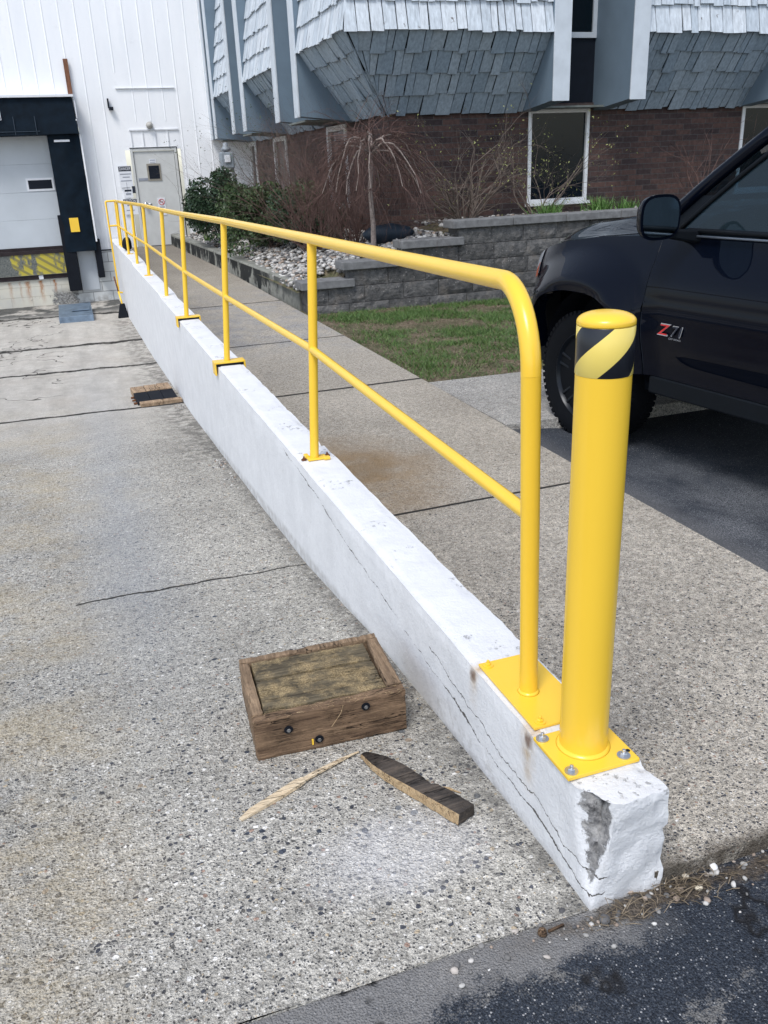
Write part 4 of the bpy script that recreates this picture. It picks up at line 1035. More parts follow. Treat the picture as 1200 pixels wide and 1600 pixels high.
mb = MB(); mb.box(-1.10, -.84, WY-.30, WY-.032, -.92, .62); WB(mb, 'dock_bumper', M_blackrub, bevel=.01)
mb = MB(); mb.box(-.46, -.33, WY-.26, WY-.032, -.69, .10); WB(mb, 'dock_bumper', M_blackrub, bevel=.01)
mb = MB(); mb.box(-.83, -.47, WY-.06, WY-.032, -.95, -.13); WB(mb, 'flat_plate', M_dockpanel)
# personnel door
pdn = MB(); pdn.box(.62, 1.47, WY-.02, WY+.025, -.12, 1.80); pd = WB(pdn, 'personnel_door', M_doorp, bevel=.004)
mb = MB(); mb.box(.565, .615, WY-.05, WY+.03, -.13, 1.86); mb.box(1.475, 1.525, WY-.05, WY+.03, -.13, 1.86); mb.box(.615, 1.475, WY-.05, WY+.03, 1.805, 1.86); WB(mb, 'door_frame', M_doorp, pd, bevel=.004)
mb = MB(); mb.box(.55, 1.54, WY-.06, WY-.0505, 1.86, 1.875); mb.box(1.53, 1.545, WY-.06, WY-.02, -.1, 1.86); mb.box(.615, .622, WY-.022, WY-.018, -.1, 1.8); mb.box(1.468, 1.475, WY-.022, WY-.018, -.1, 1.8); WB(mb, 'door_gap', M_dark, pd)
mb = MB(); mb.box(.86, 1.15, WY-.035, WY-.0205, 1.21, 1.55); dw = WB(mb, 'door_window', simple('bronze window frame', (.28,.26,.22), .5), pd)
mb = MB(); mb.box(.895, 1.115, WY-.042, WY-.036, 1.25, 1.51); WB(mb, 'window_glazing', M_dark, dw)
mb = MB(); mb.box(.66, .86, WY-.030, WY-.0205, 1.22, 1.27); WB(mb, 'name_strip', M_signgrey, pd)
mb = MB(); mb.lathe([(.01, 0), (.05, .002), (.05, .012), (.025, .02), (.025, .05), (.045, .06), (.045, .09), (.02, .1)], (.74, WY-.0205, .74), 18, Matrix.Rotation(R_(90), 3, 'X')); mb.box(.80, .87, WY-.04, WY-.02, .73, .75); WB(mb, 'door_knob', M_chrome, pd, smooth=True)
mb = MB(); mb.lathe([(.01, 0), (.07, .01), (.07, .06), (.02, .13)], (1.03, WY-.004, 2.30), 14, Matrix.Rotation(R_(90), 3, 'X')); WB(mb, 'wall_lamp', simple('aged lamp glass', (.42,.41,.38), .4), smooth=True)
mb = MB(); mb.box(.24, .27, WY-.10, WY-.02, 2.64, 2.82); mb.box(.255, .34, WY-.12, WY-.03, 2.60, 2.66); WB(mb, 'wall_hook', M_dark)
mb = MB(); mb.box(.50, .56, WY-.06, WY-.003, .98, 1.12); WB(mb, 'switch_box', M_signk)
mb = MB(); mb.tube([(.40, WY-.03, 1.2), (.40, WY-.03, .95)], .008, 6); WB(mb, 'conduit', M_signgrey)
# signs on the wall and door
def sign(name, label, x0, x1, z0, z1, items, y=WY-.032, base=M_signw, cat='sign'):
    s = thing(name, label, cat, ((x0+x1)/2, y, (z0+z1)/2))
    hx, hz = (x1-x0)/2, (z1-z0)/2
    MB().box(-hx, hx, -.004, .004, -hz, hz).build('sign_board', base, s)
    for it in items:
        if it[0] == 'bar': _, a, b, c_, d, mt = it; MB().box(a*hx, b*hx, -.0072, -.0045, c_*hz, d*hz).build('ink_bar', mt, s)
        else: _, txt, size, zc, mt, w = it; text_mesh(txt, size, mt, 'lettering', (0, -.0095, zc*hz), (R_(90), 0, 0), s, .0008, sx=w)
    return s
sign('danger_sign', 'white danger sign with a dark header left of the personnel door', .27, .535, 1.10, 1.53,
     [('bar', -1, .96, .5, .94, M_signk), ('text', 'DANGER', .085, .72, M_signw, .68), ('bar', -.85, .85, .2, .28, M_signgrey), ('bar', -.5, .6, -.08, .0, M_signgrey), ('bar', -.85, .85, -.42, -.34, M_signgrey)])
sign('notice_sign', 'small round cornered notice under the danger sign beside the door', .32, .50, .99-.1, 1.08,
     [('bar', -.8, .75, .35, .75, M_signk), ('bar', -.6, .6, -.35, .0, M_signgrey)])
sign('caution_sign', 'caution sign with black header lowest of the three signs by the door', .28, .56, .55, .87,
     [('bar', -1, 1, .42, .96, M_signk), ('text', 'CAUTION', .088, .69, M_signw, .62), ('bar', -.5, .2, .1, .25, M_signgrey), ('bar', -.7, .5, -.5, -.4, M_signgrey)])
sign('door_label', 'small white label above the window of the personnel door', .93, 1.07, 1.56, 1.64, [('bar', -.8, .8, .35, .7, M_signgrey), ('bar', -.8, .8, -.6, -.35, M_signgrey)], WY-.026)
ns = sign('no_smoking_sign', 'white no smoking notice with a red ring on the personnel door', 1.0, 1.16, .50, .86, [('bar', -.7, .7, -.1, 0, M_signgrey), ('bar', -.7, .7, -.35, -.22, M_signgrey), ('bar', -.5, .5, -.7, -.5, M_signgrey)], WY-.026)
mb = MB(); mb.tube([(.058*math.cos(a), -.008, .095+.058*math.sin(a)) for a in np.linspace(0, 2*math.pi, 22)], .006, 6); mb.tube([(-.04, -.008, .135), (.04, -.008, .055)], .005, 6); mb.build('red_ring', M_red, ns)
mb = MB(); mb.box(-.03, .035, -.008, -.005, .088, .102); mb.build('cigarette', M_signk, ns)
mb = MB(); mb.box(-.045, .045, -.02, .02, -.33, .33); o = mb.build('board', M_brown, bevel=.003); o.location = (-.455, WY-.06, 3.22); tag(o, 'upright brown board fixed on the white siding above the dock header', 'board')

# things on the dock floor
rb = thing('wheel_plate', 'worn blue grey steel wheel plate lying on the ramp before the dock', 'steel plate', (-1.05, 16.7, ramp_z(16.7)))
mb = MB(); mb.hexa([(-.31,-.75,.005),(.31,-.75,.005),(.31,.9,.005),(-.31,.9,.005),(-.31,-.72,.13),(.31,-.72,.13),(.31,.9,.16),(-.31,.9,.16)]); mb.build('plate_body', M_bluesteel, rb, bevel=.01)
mb = MB(); mb.box(-.06, .27, -.2, .35, .15, .17); mb.build('raised_panel', M_bluesteel, rb, bevel=.006)
br = thing('broom', 'black broom with a yellow and brown handle leaning in the dock corner', 'broom', (-.17, 16.05, ramp_z(16.05)))
mb = MB(); mb.hexa([(-.13,-.09,.0),(.07,-.09,.0),(.07,.06,.0),(-.13,.06,.0),(-.06,-.03,.26),(.03,-.03,.26),(.03,.03,.26),(-.06,.03,.26)]); mb.build('bristles', M_blackrub, br, bevel=.01)
mb = MB(); mb.tube([(-.015, 0, .24), (-.045, .2, .46)], .016, 8); mb.build('yellow_handle', M_yel, br, True)
mb = MB(); mb.tube([(-.045, .2, .462), (-.075, .42, .72)], .014, 8); mb.build('wooden_handle', M_rust, br, True)
bg = MB(); n0 = 0
def lump(u, v):
    a = 2*math.pi*u; b = math.pi*(v-.5); r = 1+.18*noise.noise(Vector((math.cos(a)*2, math.sin(a)*2, v*3)))
    return (.085*r*math.cos(b)*math.cos(a)+.0, .17*r*math.cos(b)*math.sin(a), .12*r*math.sin(b)*(1 if v > .3 else .8)+.10)
bg.grid(lump, 20, 12); o = bg.build('black_bag', M_blackrub, smooth=True); o.location = (.02, 15.35, .08); tag(o, 'small rounded black bag resting on the far end of the white wall', 'bag')

# gas meter by the far corner
gm = thing('gas_meter', 'grey gas meter on pipes behind the shrubs at the far building corner', 'meter', (2.35, 17.6, .4))
mb = MB(); mb.box(-.14, .14, -.1, .1, .98, 1.3); mb.build('meter_case', M_meter, gm, bevel=.03)
mb = MB(); mb.box(-.06, .06, -.13, -.101, 1.1, 1.24); mb.build('dial_face', M_signw, gm, bevel=.01)
mb = MB(); mb.tube([(-.1, 0, .98), (-.16, 0, .8), (-.5, 0, .75), (-.75, 0, .7), (-.78, 0, .1)], .03, 10); mb.build('inlet_pipe', M_meter, gm, True)
mb = MB(); mb.tube([(.1, 0, .98), (.14, 0, .8), (.2, 0, .1)], .03, 10); mb.build('outlet_pipe', M_meter, gm, True)
mb = MB(); mb.lathe([(.03, 0), (.1, .03), (.1, .07), (.05, .1), (.05, .16), (.02, .18)], (0, 0, 1.3), 16); mb.build('regulator', M_meter, gm, True)

# ------------------------------------------------------------------ plants
def grow(mb, p, d, length, rad, depth, rr, droop=0., spread=.6, nseg=5, kids=(2, 4), wig=.18, ends=None, maxr=None):
    pts = [p.copy()]; rads = [rad]; q = p.copy(); dd_ = d.normalized()
    for i in range(nseg):
        dd_ = (dd_+Vector((rr.gauss(0, wig), rr.gauss(0, wig), rr.gauss(0, wig)-droop))).normalized(); q = q+dd_*(length/nseg); pts.append(q.copy()); rads.append(rad*(1-.6*(i+1)/nseg))
    mb.tube(pts, rads, 5 if rad > .008 else 3, False)
    if ends is not None and depth <= 1: ends.extend(pts[2:])
    if depth > 0:
        for k in range(rr.randint(*kids)):
            i = rr.randint(1, nseg); b = pts[i]; t = (pts[i]-pts[i-1]).normalized()
            s = Vector((rr.gauss(0, 1), rr.gauss(0, 1), rr.gauss(0, .8))); s = (s-t*s.dot(t)).normalized()
            grow(mb, b, t+s*spread, length*rr.uniform(.45, .75), rads[i]*.62, depth-1, rr, droop, spread, max(3, nseg-1), kids, wig, ends)
def leaves(pts_fn, n, size, mat, name, parent):
    V = np.zeros((n*4, 3)); rn = np.zeros(n*4)
    for i in range(n):
        c = np.array(pts_fn()); a = rng.normal(0, 1, 3); a /= np.linalg.norm(a); b = np.cross(a, rng.normal(0, 1, 3)); b /= np.linalg.norm(b); s = size*rng.uniform(.6, 1.3)
        V[4*i] = c-a*s; V[4*i+1] = c-b*s*.45; V[4*i+2] = c+a*s; V[4*i+3] = c+b*s*.45; rn[4*i:4*i+4] = rng.random()
    o = np_obj(name, V, np.arange(n*4).reshape(-1, 4), mat, parent)
    at = o.data.attributes.new('rnd', 'FLOAT', 'POINT'); at.data.foreach_set('value', rn.astype(np.float32)); return o
def bushy(name, label, loc, rx, ry, h, n, size, mat, seed, lobes=9, gap=.35):
    t = thing(name, label, 'shrub', loc); rr = random.Random(seed); mb = MB()
    for i in range(9):
        a = rr.uniform(0, 6.28); grow(mb, Vector((rr.gauss(0, .05), rr.gauss(0, .05), -.02)), Vector((math.cos(a)*rx, math.sin(a)*ry, h*1.1)), h*.85, .012, 2, rr, 0, .6, 5, (2, 3))
    mb.build('branches', M_twiggrey, t)
    L_ = [(rr.uniform(-.75, .75)*rx, rr.uniform(-.75, .75)*ry, rr.uniform(.25, .85)*h, rr.uniform(.25, .5)) for _ in range(lobes)]
    def pt():
        while True:
            lx, ly, lz, s = L_[rr.randrange(lobes)]; v = Vector((rr.gauss(0, 1), rr.gauss(0, 1), rr.gauss(0, 1))).normalized()*rr.random()**.33
            p = Vector((lx+v.x*s*rx, ly+v.y*s*ry, lz+v.z*s*h*.7))
            if p.z < .02: continue
            if noise.noise(p*4+Vector((seed, 0, 0))) > gap-.5*rr.random()-.1: return p
            if rr.random() < .35: return p
    leaves(pt, n, size, mat, 'foliage', t); return t
bushy('evergreen_shrub', 'dark green broadleaf shrub at the far end of the bed next to the white warehouse', (1.85, 15.1, .10), .78, .95, 1.3, 14000, .036, M_holly, 11, 20, .3)
bushy('evergreen_shrub', 'rounded mid green shrub in front of the darker one, spilling over the curb', (1.98, 12.2, .12), .70, .95, .98, 15000, .03, M_boxl, 23, 22, .3)
bushy('evergreen_shrub', 'low dark green shrub between the rounded shrub and the red twigged shrubs', (2.40, 11.2, .22), .6, .65, .75, 6000, .024, M_holly, 31)
def twiggy(name, label, loc, n, h, spread, seed, mat, depth=2, rad=.008, fan=.5, kids=(3, 5), wig=.16, droop=0., buds=0, budmat=None):
    t = thing(name, label, 'shrub', loc); rr = random.Random(seed); mb = MB(); ends = []
    for i in range(n):
        a = rr.uniform(0, 6.28); e = rr.uniform(0, fan); d = Vector((math.cos(a)*e, math.sin(a)*e*.8, 1))
        grow(mb, Vector((math.cos(a)*spread*rr.random(), math.sin(a)*spread*rr.random(), -.04)), d, h*rr.uniform(.7, 1.05), rad*rr.uniform(.7, 1.2), depth, rr, droop, .55, 6, kids, wig, ends)
    mb.build('stems', mat, t)
    if buds:
        leaves(lambda: ends[rr.randrange(len(ends))]+Vector((rr.gauss(0, .01), rr.gauss(0, .01), rr.gauss(0, .01))), buds, .014, budmat, 'buds', t)
    return t
twiggy('bare_shrub', 'fine red twigged bare shrub right of the green shrubs, before the side windows', (2.25, 10.5, .22), 40, 1.25, .14, 41, M_twigred, 3, .009, .8, (3, 4))
twiggy('bare_shrub', 'dense red brown bare shrub against the brick beside the weeping tree', (2.62, 10.0, .32), 28, 1.3, .12, 43, M_twigred, 3, .008, .75, (3, 4))
twiggy('bare_shrub', 'brown twiggy shrub with sparse yellow green shoots behind the rounded green shrub', (2.45, 12.9, .2), 46, 1.55, .12, 47, M_twiggrey, 3, .009, .6, (3, 4), buds=1500, budmat=M_boxl)
twiggy('bare_shrub', 'tall grey bare shrub with small yellow green buds left of the front window', (3.95, 9.35, .55), 18, 1.15, .10, 53, M_twiggrey, 3, .014, 1.5, (3, 4), .24, buds=520, budmat=M_bud)
twiggy('bare_shrub', 'spreading bare shrub with yellow green buds across the left half of the front window', (4.95, 9.3, .55), 9, 1.0, .06, 59, M_twiggrey, 3, .011, 1.5, (3, 4), .24, buds=420, budmat=M_bud)
twiggy('bare_shrub', 'thin pinkish bare shrub before the brick to the right of the front window', (7.6, 9.3, .55), 9, 1.1, .06, 61, M_twigred, 2, .008, .9, (2, 4), .2)
# weeping tree
wt = thing('weeping_tree', 'small bare weeping tree with drooping twigs standing in the river stones', 'tree', (2.50, 8.86, .30))
rr = random.Random(5); mb = MB(); mb.tube([(0, 0, 0), (.01, 0, .35), (-.01, .01, .75), (.02, 0, 1.05), (.0, 0, 1.2)], [.036, .030, .027, .026, .022], 10, False); mb.build('trunk', M_bark, wt, True)
mb = MB(); tips = []
for i in range(15):
    a = i/15*6.283+rr.uniform(-.2, .2); R = rr.uniform(.45, .78); z0 = rr.uniform(1.12, 1.2); pk = rr.uniform(.1, .26); pts = []
    for k in range(9):
        t = k/8; pts.append(Vector((math.cos(a)*R*t, math.sin(a)*R*t*.9, z0+pk*4*t*(1-t)*.9-.42*t**2.2))+Vector((rr.gauss(0, .012), rr.gauss(0, .012), rr.gauss(0, .01))))
    mb.tube(pts, [.016*(1-.7*k/8) for k in range(9)], 6, False); tips.append(pts)
mb.build('limbs', M_bark, wt, True)
mb = MB()
for pts in tips:
    for j in range(26):
        k = rr.randint(1, 8); p = pts[k]; d = (pts[k]-pts[k-1]).normalized()
        grow(mb, p, d+Vector((rr.gauss(0, .7), rr.gauss(0, .7), rr.uniform(-.3, .5))), rr.uniform(.25, .6), .0042, 2, rr, .2, .55, 5, (2, 3), .16)
mb.build('drooping_twigs', M_twigred, wt)
bg = MB(); bg.grid(lambda u, v: tuple(Vector((.34*math.cos(2*math.pi*u)*math.cos(math.pi*(v-.5)), .12*math.sin(2*math.pi*u)*math.cos(math.pi*(v-.5)), .12*math.sin(math.pi*(v-.5))+.05))*(1+.12*noise.noise(Vector((u*5, v*5, 0))))), 24, 12)
o = bg.build('downspout_bag', simple('dark blue vinyl', (.012,.022,.035), .5), smooth=True); o.location = (2.85, 9.3, .46); tag(o, 'long dark blue bag lying on the stones at the foot of the brick corner', 'bag')
def tuft(x, y, z, n, h, seed, label):
    rr = random.Random(seed)
    def pt(): return x+rr.gauss(0, .08), y+rr.gauss(0, .05), z
    o = blades(n, pt, 'lily_clump', M_tuft, (h*.5, h), .009, .55); tag(o, label, 'plant'); return o
tuft(4.95, 9.0, .62, 130, .2, 1, 'clump of fresh green leaves under the left corner of the front window')
tuft(5.75, 9.05, .62, 170, .24, 2, 'wider clump of fresh green leaves under the right corner of the front window')
tuft(6.2, 9.1, .62, 90, .2, 3, 'small clump of green leaves right of the wider one on the raised bed')
tuft(1.62, 16.2, .1, 60, .2, 4, 'little leafy sprout at the far end of the curb')

# ------------------------------------------------------------------ pickup truck
TG = -.313
tr = thing('pickup_truck', 'glossy black pickup truck parked on the asphalt beside the walkway', 'pickup truck', (1.813, 2.991, TG), R_(7))
# local frame: +y forward, -x is the driver's side facing the camera; x = 0 at that flank
TWD = 1.86
def sm(a, b, x): t = min(1, max(0, (x-a)/(b-a))); return t*t*(3-2*t)
RW = -3.25     # rear axle
sh_z = pw([(-4.6,1.2),(-2.0,1.24),(-.5,1.225),(0,1.195),(.3,1.155),(.5,1.105),(.68,1.04),(.78,.985),(.9,.93)])
def arch_z(s):
    for c in (0., RW):
        d = abs(s-c)
        if d < .46: return .40+math.sqrt(max(0, .505**2-d*d))*1.0 if False else .52+.385*max(0, 1-(d/.46)**2.7)**(1/2.4)
    return .50 if s > -4.4 else .6
def flank(s, z):
    x = 0.
    x += .05*sm(.80, .5, z)+.10*sm(.92, 1.26, z)**1.1           # tuck towards sill and belt
    x -= .012*math.exp(-((z-.86)/.03)**2)+.010*math.exp(-((z-.66)/.035)**2)*sm(-.6, -.9, s)   # body creases
    for c in (0., RW):
        d = math.hypot((s-c), (z-.50)*1.08)
        x -= .075*sm(.72, .52, d)*sm(.3, .5, z)*(sm(.54, .44, abs(s-c)) if s < c else 1)
        x -= .02*math.exp(-((d-.50)/.05)**2)*sm(.45, .6, z)*sm(.50, .40, abs(s-c))
    if s > .30: x += 1.05*(s-.30)**2
    if s < -4.2: x += .25*(s+4.2)**2
    return x
S_ = sorted(set([-.495, -.5, -1.62, -1.63, -.478]+[round(v, 3) for v in list(np.linspace(-.46, .46, 25))+list(np.linspace(.46, .84, 12))+list(np.linspace(-2.79, -.5, 40))+list(np.linspace(RW-.46, RW+.46, 25))+list(np.linspace(-4.6, RW-.47, 12))]))
ROW = 22
def side_mesh(mirror, s_lo, s_hi, name, mat, zlo=None, zhi=None):
    mb = MB(); ss = [s for s in S_ if s_lo-.001 <= s <= s_hi+.001]
    for s in ss:
        a = arch_z(s); b = sh_z(s)
        for k in range(ROW+1):
            z = a+(b-a)*k/ROW; x = flank(s, z)
            mb.v.append(Vector(((TWD-x) if mirror else x, s, z)))
        z = a; x = flank(s, a)+.10; mb.v.append(Vector(((TWD-x) if mirror else x, s, a+.005)))
    w = ROW+2
    for i in range(len(ss)-1):
        for k in range(ROW):
            q = (i*w+k, (i+1)*w+k, (i+1)*w+k+1, i*w+k+1); mb.f.append(q[::-1] if not mirror else q); mb.mi.append(0)
        q = (i*w, i*w+ROW+1, (i+1)*w+ROW+1, (i+1)*w); mb.f.append(q[::-1] if not mirror else q); mb.mi.append(0)
    return mb.build(name, mat, tr, True, angle=55)
side_mesh(False, -.495, .84, 'front_fender', M_car); side_mesh(True, -.495, .84, 'front_fender', M_car)
dr = side_mesh(False, -1.62, -.50, 'door', M_car); side_mesh(True, -1.62, -.50, 'door', M_car)
side_mesh(False, -4.6, -1.63, 'body_side', M_car); side_mesh(True, -4.6, -1.63, 'body_side', M_car)
# bonnet
mb = MB(); hs_ = [s for s in S_ if s >= -.62]
def hood(u, v):
    s = -.62+(.84+.62)*v; x0 = flank(s, sh_z(s)); x = x0+(TWD-2*x0)*u; e = min(u, 1-u)
    return (x, s, sh_z(s)+.10*sm(0, .16, e)*(.86-.10*sm(.5, .84, s))+.02*math.sin(math.pi*u)+.010*sm(.2, .28, e))
mb.grid(hood, 40, 40); mb.build('bonnet', M_car, tr, True)
# front fascia, bumper and grille
def fas(u, v):
    x0 = flank(.84, .8); x = x0+(TWD-2*x0)*u; z = .42+(sh_z(.84)+.0-.42)*v; return (x, .84+.14*math.sin(math.pi*u)**.6-.03*v, z)
mb = MB(); mb.grid(fas, 30, 12); mb.build('front_fascia', M_cartrim, tr, True)
mb = MB(); mb.grid(lambda u, v: (flank(.84, .55)+.02+(TWD-2*flank(.84, .55)-.04)*u, .90+.14*math.sin(math.pi*u)**.6+.02*math.sin(math.pi*v), .42+.2*v), 30, 6); mb.build('bumper', M_car, tr, True)
for mir in (0, 1):
    X = (lambda x: TWD-x) if mir else (lambda x: x)
    mb = MB()
    def hl(u, v):
        s = .52+.30*u; z = .955+.07*v-.06*u+.07*(1-u)*v; x = flank(s, z)-.006; return (X(x), s, z)
    mb.grid(hl, 12, 6); h_ = mb.build('headlight', M_lens, tr, True)
    mb = MB(); mb.grid(lambda u, v: (X(flank(.53+.09*u, .93+.1*v)-.010), .53+.09*u, .935+.085*v-.02*u), 8, 6); mb.build('amber_marker', M_amber, h_, True)
# inner structure: floor, wheel wells, bed walls
mb = MB(); mb.box(.14, TWD-.14, -4.5, .7, .38, .56); mb.box(.30, TWD-.30, -.62, .62, .56, .93); mb.build('underbody', M_cartrim, tr)
for c in (0., RW):
    for mir in (0, 1):
        mb = MB()
        for k in range(15):
            a = math.pi*k/14; y = c+.47*math.cos(a); z = .44+.47*math.sin(a)
            for xx in (.07, .34): mb.v.append(Vector(((TWD-xx) if mir else xx, y, z)))
        n0 = len(mb.v)-30
        for k in range(14): mb.f.append((n0+2*k, n0+2*k+1, n0+2*k+3, n0+2*k+2)); mb.mi.append(0)
        mb.f.append(tuple(n0+2*k+1 for k in range(15))); mb.mi.append(0)
        mb.build('wheel_liner', M_blackrub, tr)
mb = MB(); mb.box(.10, TWD-.10, -4.55, -2.72, .55, .75); mb.box(.09, .13, -4.55, -2.7, .75, 1.2); mb.box(TWD-.13, TWD-.09, -4.55, -2.7, .75, 1.2); mb.box(.12, TWD-.12, -4.62, -4.55, .55, 1.2); mb.build('cargo_bed', M_cartrim, tr)
for s0 in (.045, TWD-.105):
    mb = MB(); mb.box(s0, s0+.06, -2.75, -.52, .40, .498); mb.build('rocker_panel', M_cartrim, tr, bevel=.01)
# wheels
def wheel(cx, cy, mir):
    w = thing('wheel', None, None) if False else None
    ax = Matrix.Rotation(R_(90 if not mir else -90), 3, 'Y')    # local z -> outward
    ax = Matrix(((0, 0, -1), (0, 1, 0), (1, 0, 0))) if not mir else Matrix(((0, 0, 1), (0, 1, 0), (-1, 0, 0)))
    c = Vector((cx, cy, .39))
    mb = MB(); prof = [(.26, -.115), (.345, -.125), (.375, -.118), (.389, -.10), (.390, 0), (.389, .10), (.375, .118), (.345, .125), (.30, .122), (.262, .108), (.255, .09)]
    mb.lathe(prof, c, 64, ax)
    for k in range(60):
        a = 2*math.pi*k/60
        for side in (-1, 1):
            r0_, r1_ = .372, .3945; zc = side*(.085+.0*(k % 2)); p = []
            for (rr_, zz_) in ((r0_, zc-.036), (r0_, zc+.036), (r1_, zc+.033), (r1_, zc-.033)):
                for da in (-.034+(.03 if side > 0 else 0), .034+(.03 if side > 0 else 0)): p.append(ax @ Vector((rr_*math.cos(a+da), rr_*math.sin(a+da), zz_))+c)
            mb.add([p[0], p[1], p[3], p[2], p[6], p[7], p[5], p[4]], [(0,1,2,3),(4,5,6,7),(0,1,5,4),(1,2,6,5),(2,3,7,6),(3,0,4,7)])
    o = mb.build('wheel', M_tyre, tr, True, angle=35)
    mb = MB(); mb.lathe([(.235, .02), (.25, .095), (.262, .112), (.268, .108), (.262, .08), (.255, -.1), (.23, -.1)], c, 48, ax); mb.lathe([(.001, .02), (.235, .02), (.235, .015), (.001, .012)], c, 32, ax)
    mb.build('rim', M_rim, o, True, angle=35)
    mb = MB()
    for k in range(6):
        for off_ in (-.13, .13):
            a = 2*math.pi*k/6+.2; b = a+off_
            P = lambda r_, t_, z_: ax @ Vector((r_*math.cos(t_), r_*math.sin(t_), z_))+c
            mb.hexa([P(.05, a+off_*3-.12, .03), P(.05, a+off_*3+.12, .03), P(.25, b+.05, .06), P(.25, b-.05, .06), P(.05, a+off_*3-.12, .075), P(.05, a+off_*3+.12, .075), P(.25, b+.03, .10), P(.25, b-.03, .10)])
    mb.build('spokes', M_rim, o, bevel=.003)
    mb = MB(); mb.lathe([(.05, .03), (.05, .08), (.035, .09), (.001, .092)], c, 20, ax); mb.build('hub_cap', M_rim, o, True)
for cy in (0., RW):
    wheel(.125, cy, False); wheel(TWD-.125, cy, True)
# greenhouse
BZ_ = 1.245
def gx(s, z): return .085+.36*(z-BZ_)**1.0*.95     # lean of the side glass
ap = lambda z: -.50-1.0*(z-BZ_)*1.0-(.45*(z-BZ_)**2)      # front edge of the side window frame
zt_ = 1.70
for mir in (0, 1):
    X = (lambda x: TWD-x) if mir else (lambda x: x)
    # glass
    mb = MB(); mb.grid(lambda u, v: (X(gx(0, BZ_+.02+(zt_-BZ_-.02)*v)+.012), (ap(BZ_+.02+(zt_-BZ_-.02)*v)-.10)*(1-u)+(-1.60)*u, BZ_+.02+(zt_-BZ_-.02)*v), 6, 6); mb.build('side_window', M_carglass, tr, True)
    mb = MB(); mb.grid(lambda u, v: (X(gx(0, BZ_+.02+(zt_-BZ_-.02)*v)+.012), -1.66-.85*u+.1*u*v, BZ_+.02+(zt_-BZ_-.02)*v), 6, 6); mb.build('side_window', M_carglass, tr, True)
    # pillar: tapered bar along the windscreen edge, belt moulding, sail triangle
    mb = MB(); pts = [(X(gx(0, z)+.012+.03*0), ap(z)+.055, z) for z in np.linspace(BZ_-.02, zt_+.03, 8)]; rd = [.034]*8; mb.tube(pts, rd, 10)
    pts2 = [pts[-1]]+[(X(gx(0, zt_+.035)+.02), y, zt_+.045+.02*math.sin((-y-1.1)*1.2)) for y in (-1.35, -1.7, -2.1, -2.5)]; mb.tube(pts2, .034, 10); mb.build('pillar', M_car, tr, True)
    mb = MB(); pts = [(X(gx(0, z)+.006), ap(z)-.095, z) for z in np.linspace(BZ_+.0, zt_, 8)]; mb.tube(pts, .012, 6); mb.tube([(X(.088), y, BZ_+.012) for y in (-.68, -1.2, -1.8, -2.5)], .014, 6); mb.build('window_seal', M_cartrim, tr, True)
    mb = MB(); mb.tube([(X(.074), y, BZ_-.012) for y in (-.62, -1.2, -1.8, -2.5)], .006, 6); mb.build('belt_moulding', simple('satin moulding', (.10,.12,.15), .25, .5), tr, True)
    mb = MB(); a = BZ_; mb.add([Vector((X(.095), -.50, a-.01)), Vector((X(.095), ap(a)-.095, a-.01)), Vector((X(gx(0, 1.42)+.008), ap(1.42)-.09, 1.42)), Vector((X(gx(0, 1.42)+.02), ap(1.42)+.05, 1.42))], [(0, 1, 2, 3)]); mb.build('sail_panel', M_cartrim, tr, solid=.01)
    mb = MB(); mb.box(X(.11), X(.13) if not mir else X(.09), -1.665, -1.60, BZ_, zt_); o = mb.build('door_pillar', M_cartrim, tr)
# windscreen, roof, rear
mb = MB(); mb.grid(lambda u, v: ((gx(0, 1.25+.49*v)+.03)+(TWD-2*(gx(0, 1.25+.49*v)+.03))*u, ap(1.25+.49*v)+.05+.12*math.sin(math.pi*u), 1.25+.49*v), 12, 8); mb.build('windscreen', M_carglass, tr, True)
mb = MB(); mb.grid(lambda u, v: (.26+(TWD-.52)*u, -1.20-1.45*v+.1*math.sin(math.pi*u)*(1-v), 1.74+.045*math.sin(math.pi*u)+.03*math.sin(math.pi*v)), 12, 10); mb.build('roof', M_car, tr, True)
mb = MB(); mb.grid(lambda u, v: (.11+(TWD-.22)*u, -2.66, .75+.98*v), 4, 4); mb.build('cab_back', M_cartrim, tr)
mb = MB(); mb.box(.13, TWD-.13, -.98, -.58, .95, 1.235); mb.build('dashboard', M_cartrim, tr, bevel=.04)
st_ = MB(); cc = Vector((.52, -1.02, 1.22)); st_.tube([cc+Vector((.185*math.cos(a), .07*math.sin(a), .17*math.sin(a))) for a in np.linspace(0, 2*math.pi, 25)], .016, 8); st_.tube([cc+Vector((-.18, 0, 0)), cc, cc+Vector((.18, 0, 0))], .02, 6); st_.build('steering_wheel', M_blackrub, tr, True)
for x in (.30, 1.1):
    mb = MB(); mb.box(x, x+.48, -1.75, -1.2, .75, .92); mb.box(x, x+.48, -1.9, -1.72, .9, 1.42); mb.box(x+.12, x+.36, -1.88, -1.76, 1.42, 1.6); mb.build('seat', M_cartrim, tr, bevel=.04)
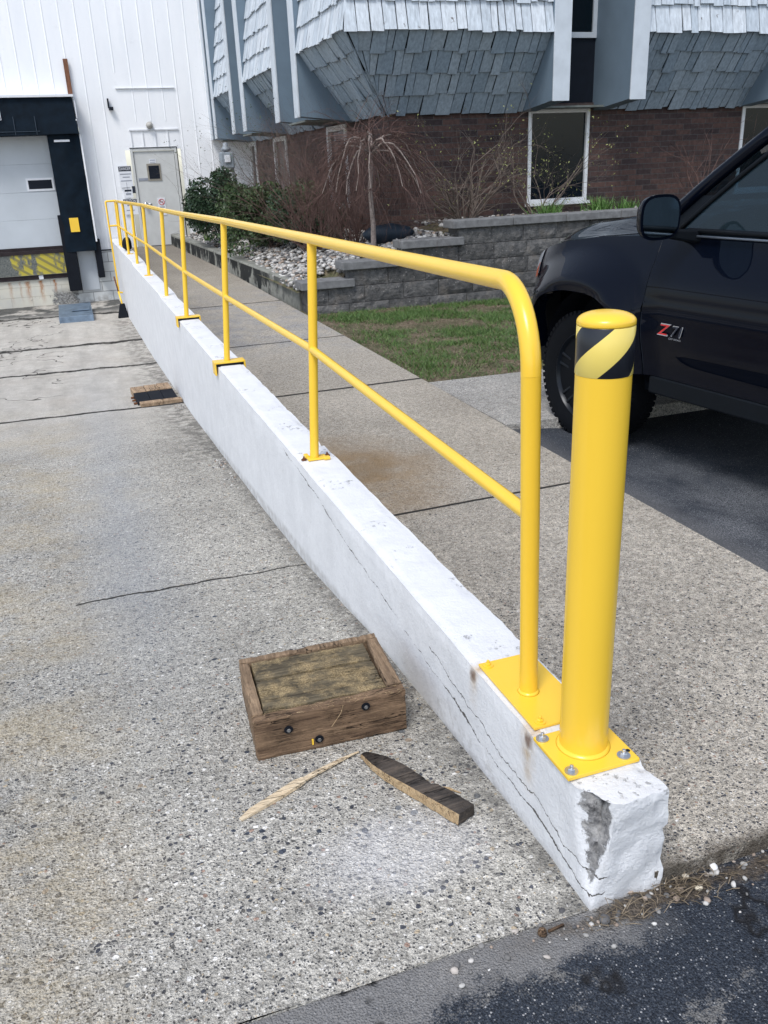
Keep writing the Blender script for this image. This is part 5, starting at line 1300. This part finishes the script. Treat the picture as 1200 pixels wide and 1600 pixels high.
# mirrors
for mir in (0, 1):
    X = (lambda x: TWD-x) if mir else (lambda x: x)
    mb = MB()
    def mh(u, v):
        a = 2*math.pi*u; k = math.sin(math.pi*v); e = 3.2
        ca, sa = math.cos(a), math.sin(a); r = (abs(ca)**e+abs(sa)**e)**(-1/e)
        sc = (math.sin(math.pi*min(1, v*1.0)*.5))**.45 if v < 1 else 1
        return (X(-.155+.125*r*ca*sc), -.735+.10*(1-v)+0*k, 1.335+.105*r*sa*sc)
    mb.grid(mh, 36, 10); n0 = len(mb.v); mb.add([Vector(mh(i/36, 1)) for i in range(36)], [tuple(range(36))]); hsg = mb.build('wing_mirror', M_car, tr, True, angle=50)
    mb = MB(); mb.add([Vector((X(-.155+.112*(abs(math.cos(a))**3.2+abs(math.sin(a))**3.2)**(-1/3.2)*math.cos(a)), -.7375, 1.335+.092*(abs(math.cos(a))**3.2+abs(math.sin(a))**3.2)**(-1/3.2)*math.sin(a))) for a in np.linspace(0, 2*math.pi, 36, endpoint=False)], [tuple(range(36))]); mb.build('mirror_glass', M_mirror, hsg)
    mb = MB(); mb.hexa([(X(-.06), -.72, 1.23), (X(.10), -.76, 1.20), (X(.10), -.64, 1.20), (X(-.06), -.65, 1.23), (X(-.06), -.72, 1.27), (X(.10), -.76, 1.262), (X(.10), -.64, 1.262), (X(-.06), -.65, 1.27)]); mb.build('mirror_arm', M_cartrim, hsg, bevel=.008)
# badge on the driver's door
bd = bpy.data.objects.new('door_badge', None); COL.objects.link(bd); bd.parent = tr
bx = min(flank(a, b) for a in (-.59, -.7, -.83) for b in (.73, .77, .80))-.003
rotb = (R_(90), 0, R_(-90))
def bt(txt, size, y, z, mt, sx=1., dx=0., sh=.28, nm='badge_letter'):
    return text_mesh(txt, size, mt, nm, (bx-dx, y, z), rotb, bd, .0012, sh, sx=sx)
bt('Z', .094, -.648, .766, M_chrome, 1.35, .002, nm='letter_rim'); bt('Z', .078, -.648, .766, M_red, 1.35, .0045)
bt('71', .084, -.748, .766, M_chrome, 1.12, .002, nm='letter_rim'); bt('71', .073, -.748, .766, M_signk, 1.08, .0045); bt('OFF ROAD', .014, -.740, .728, M_chrome, 1.3, .002, 0)
mb = MB(); mb.tube([(.055, y, .515) for y in (-.50, -1.0, -1.62, -2.7)], .004, 6); mb.build('sill_moulding', simple('sill moulding', (.12,.13,.16), .3, .5), tr, True)
# door seam
mb = MB(); mb.tube([(flank(-.4975, z)+.004, -.4975, z) for z in np.linspace(.5, 1.22, 14)], .0035, 5); mb.build('door_seam', M_dark, tr, True)

for o in list(COL.objects):
    if o.parent is None and 'category' in o.keys():
        g_ = {'shrub': 'shrubs in the planting bed', 'sign': 'signs by the personnel door', 'pebble': 'pebbles at the wall end', 'plant': 'leafy clumps in the beds', 'splinter': 'wood splinters on the concrete'}.get(o['category'])
        if g_: o['group'] = g_
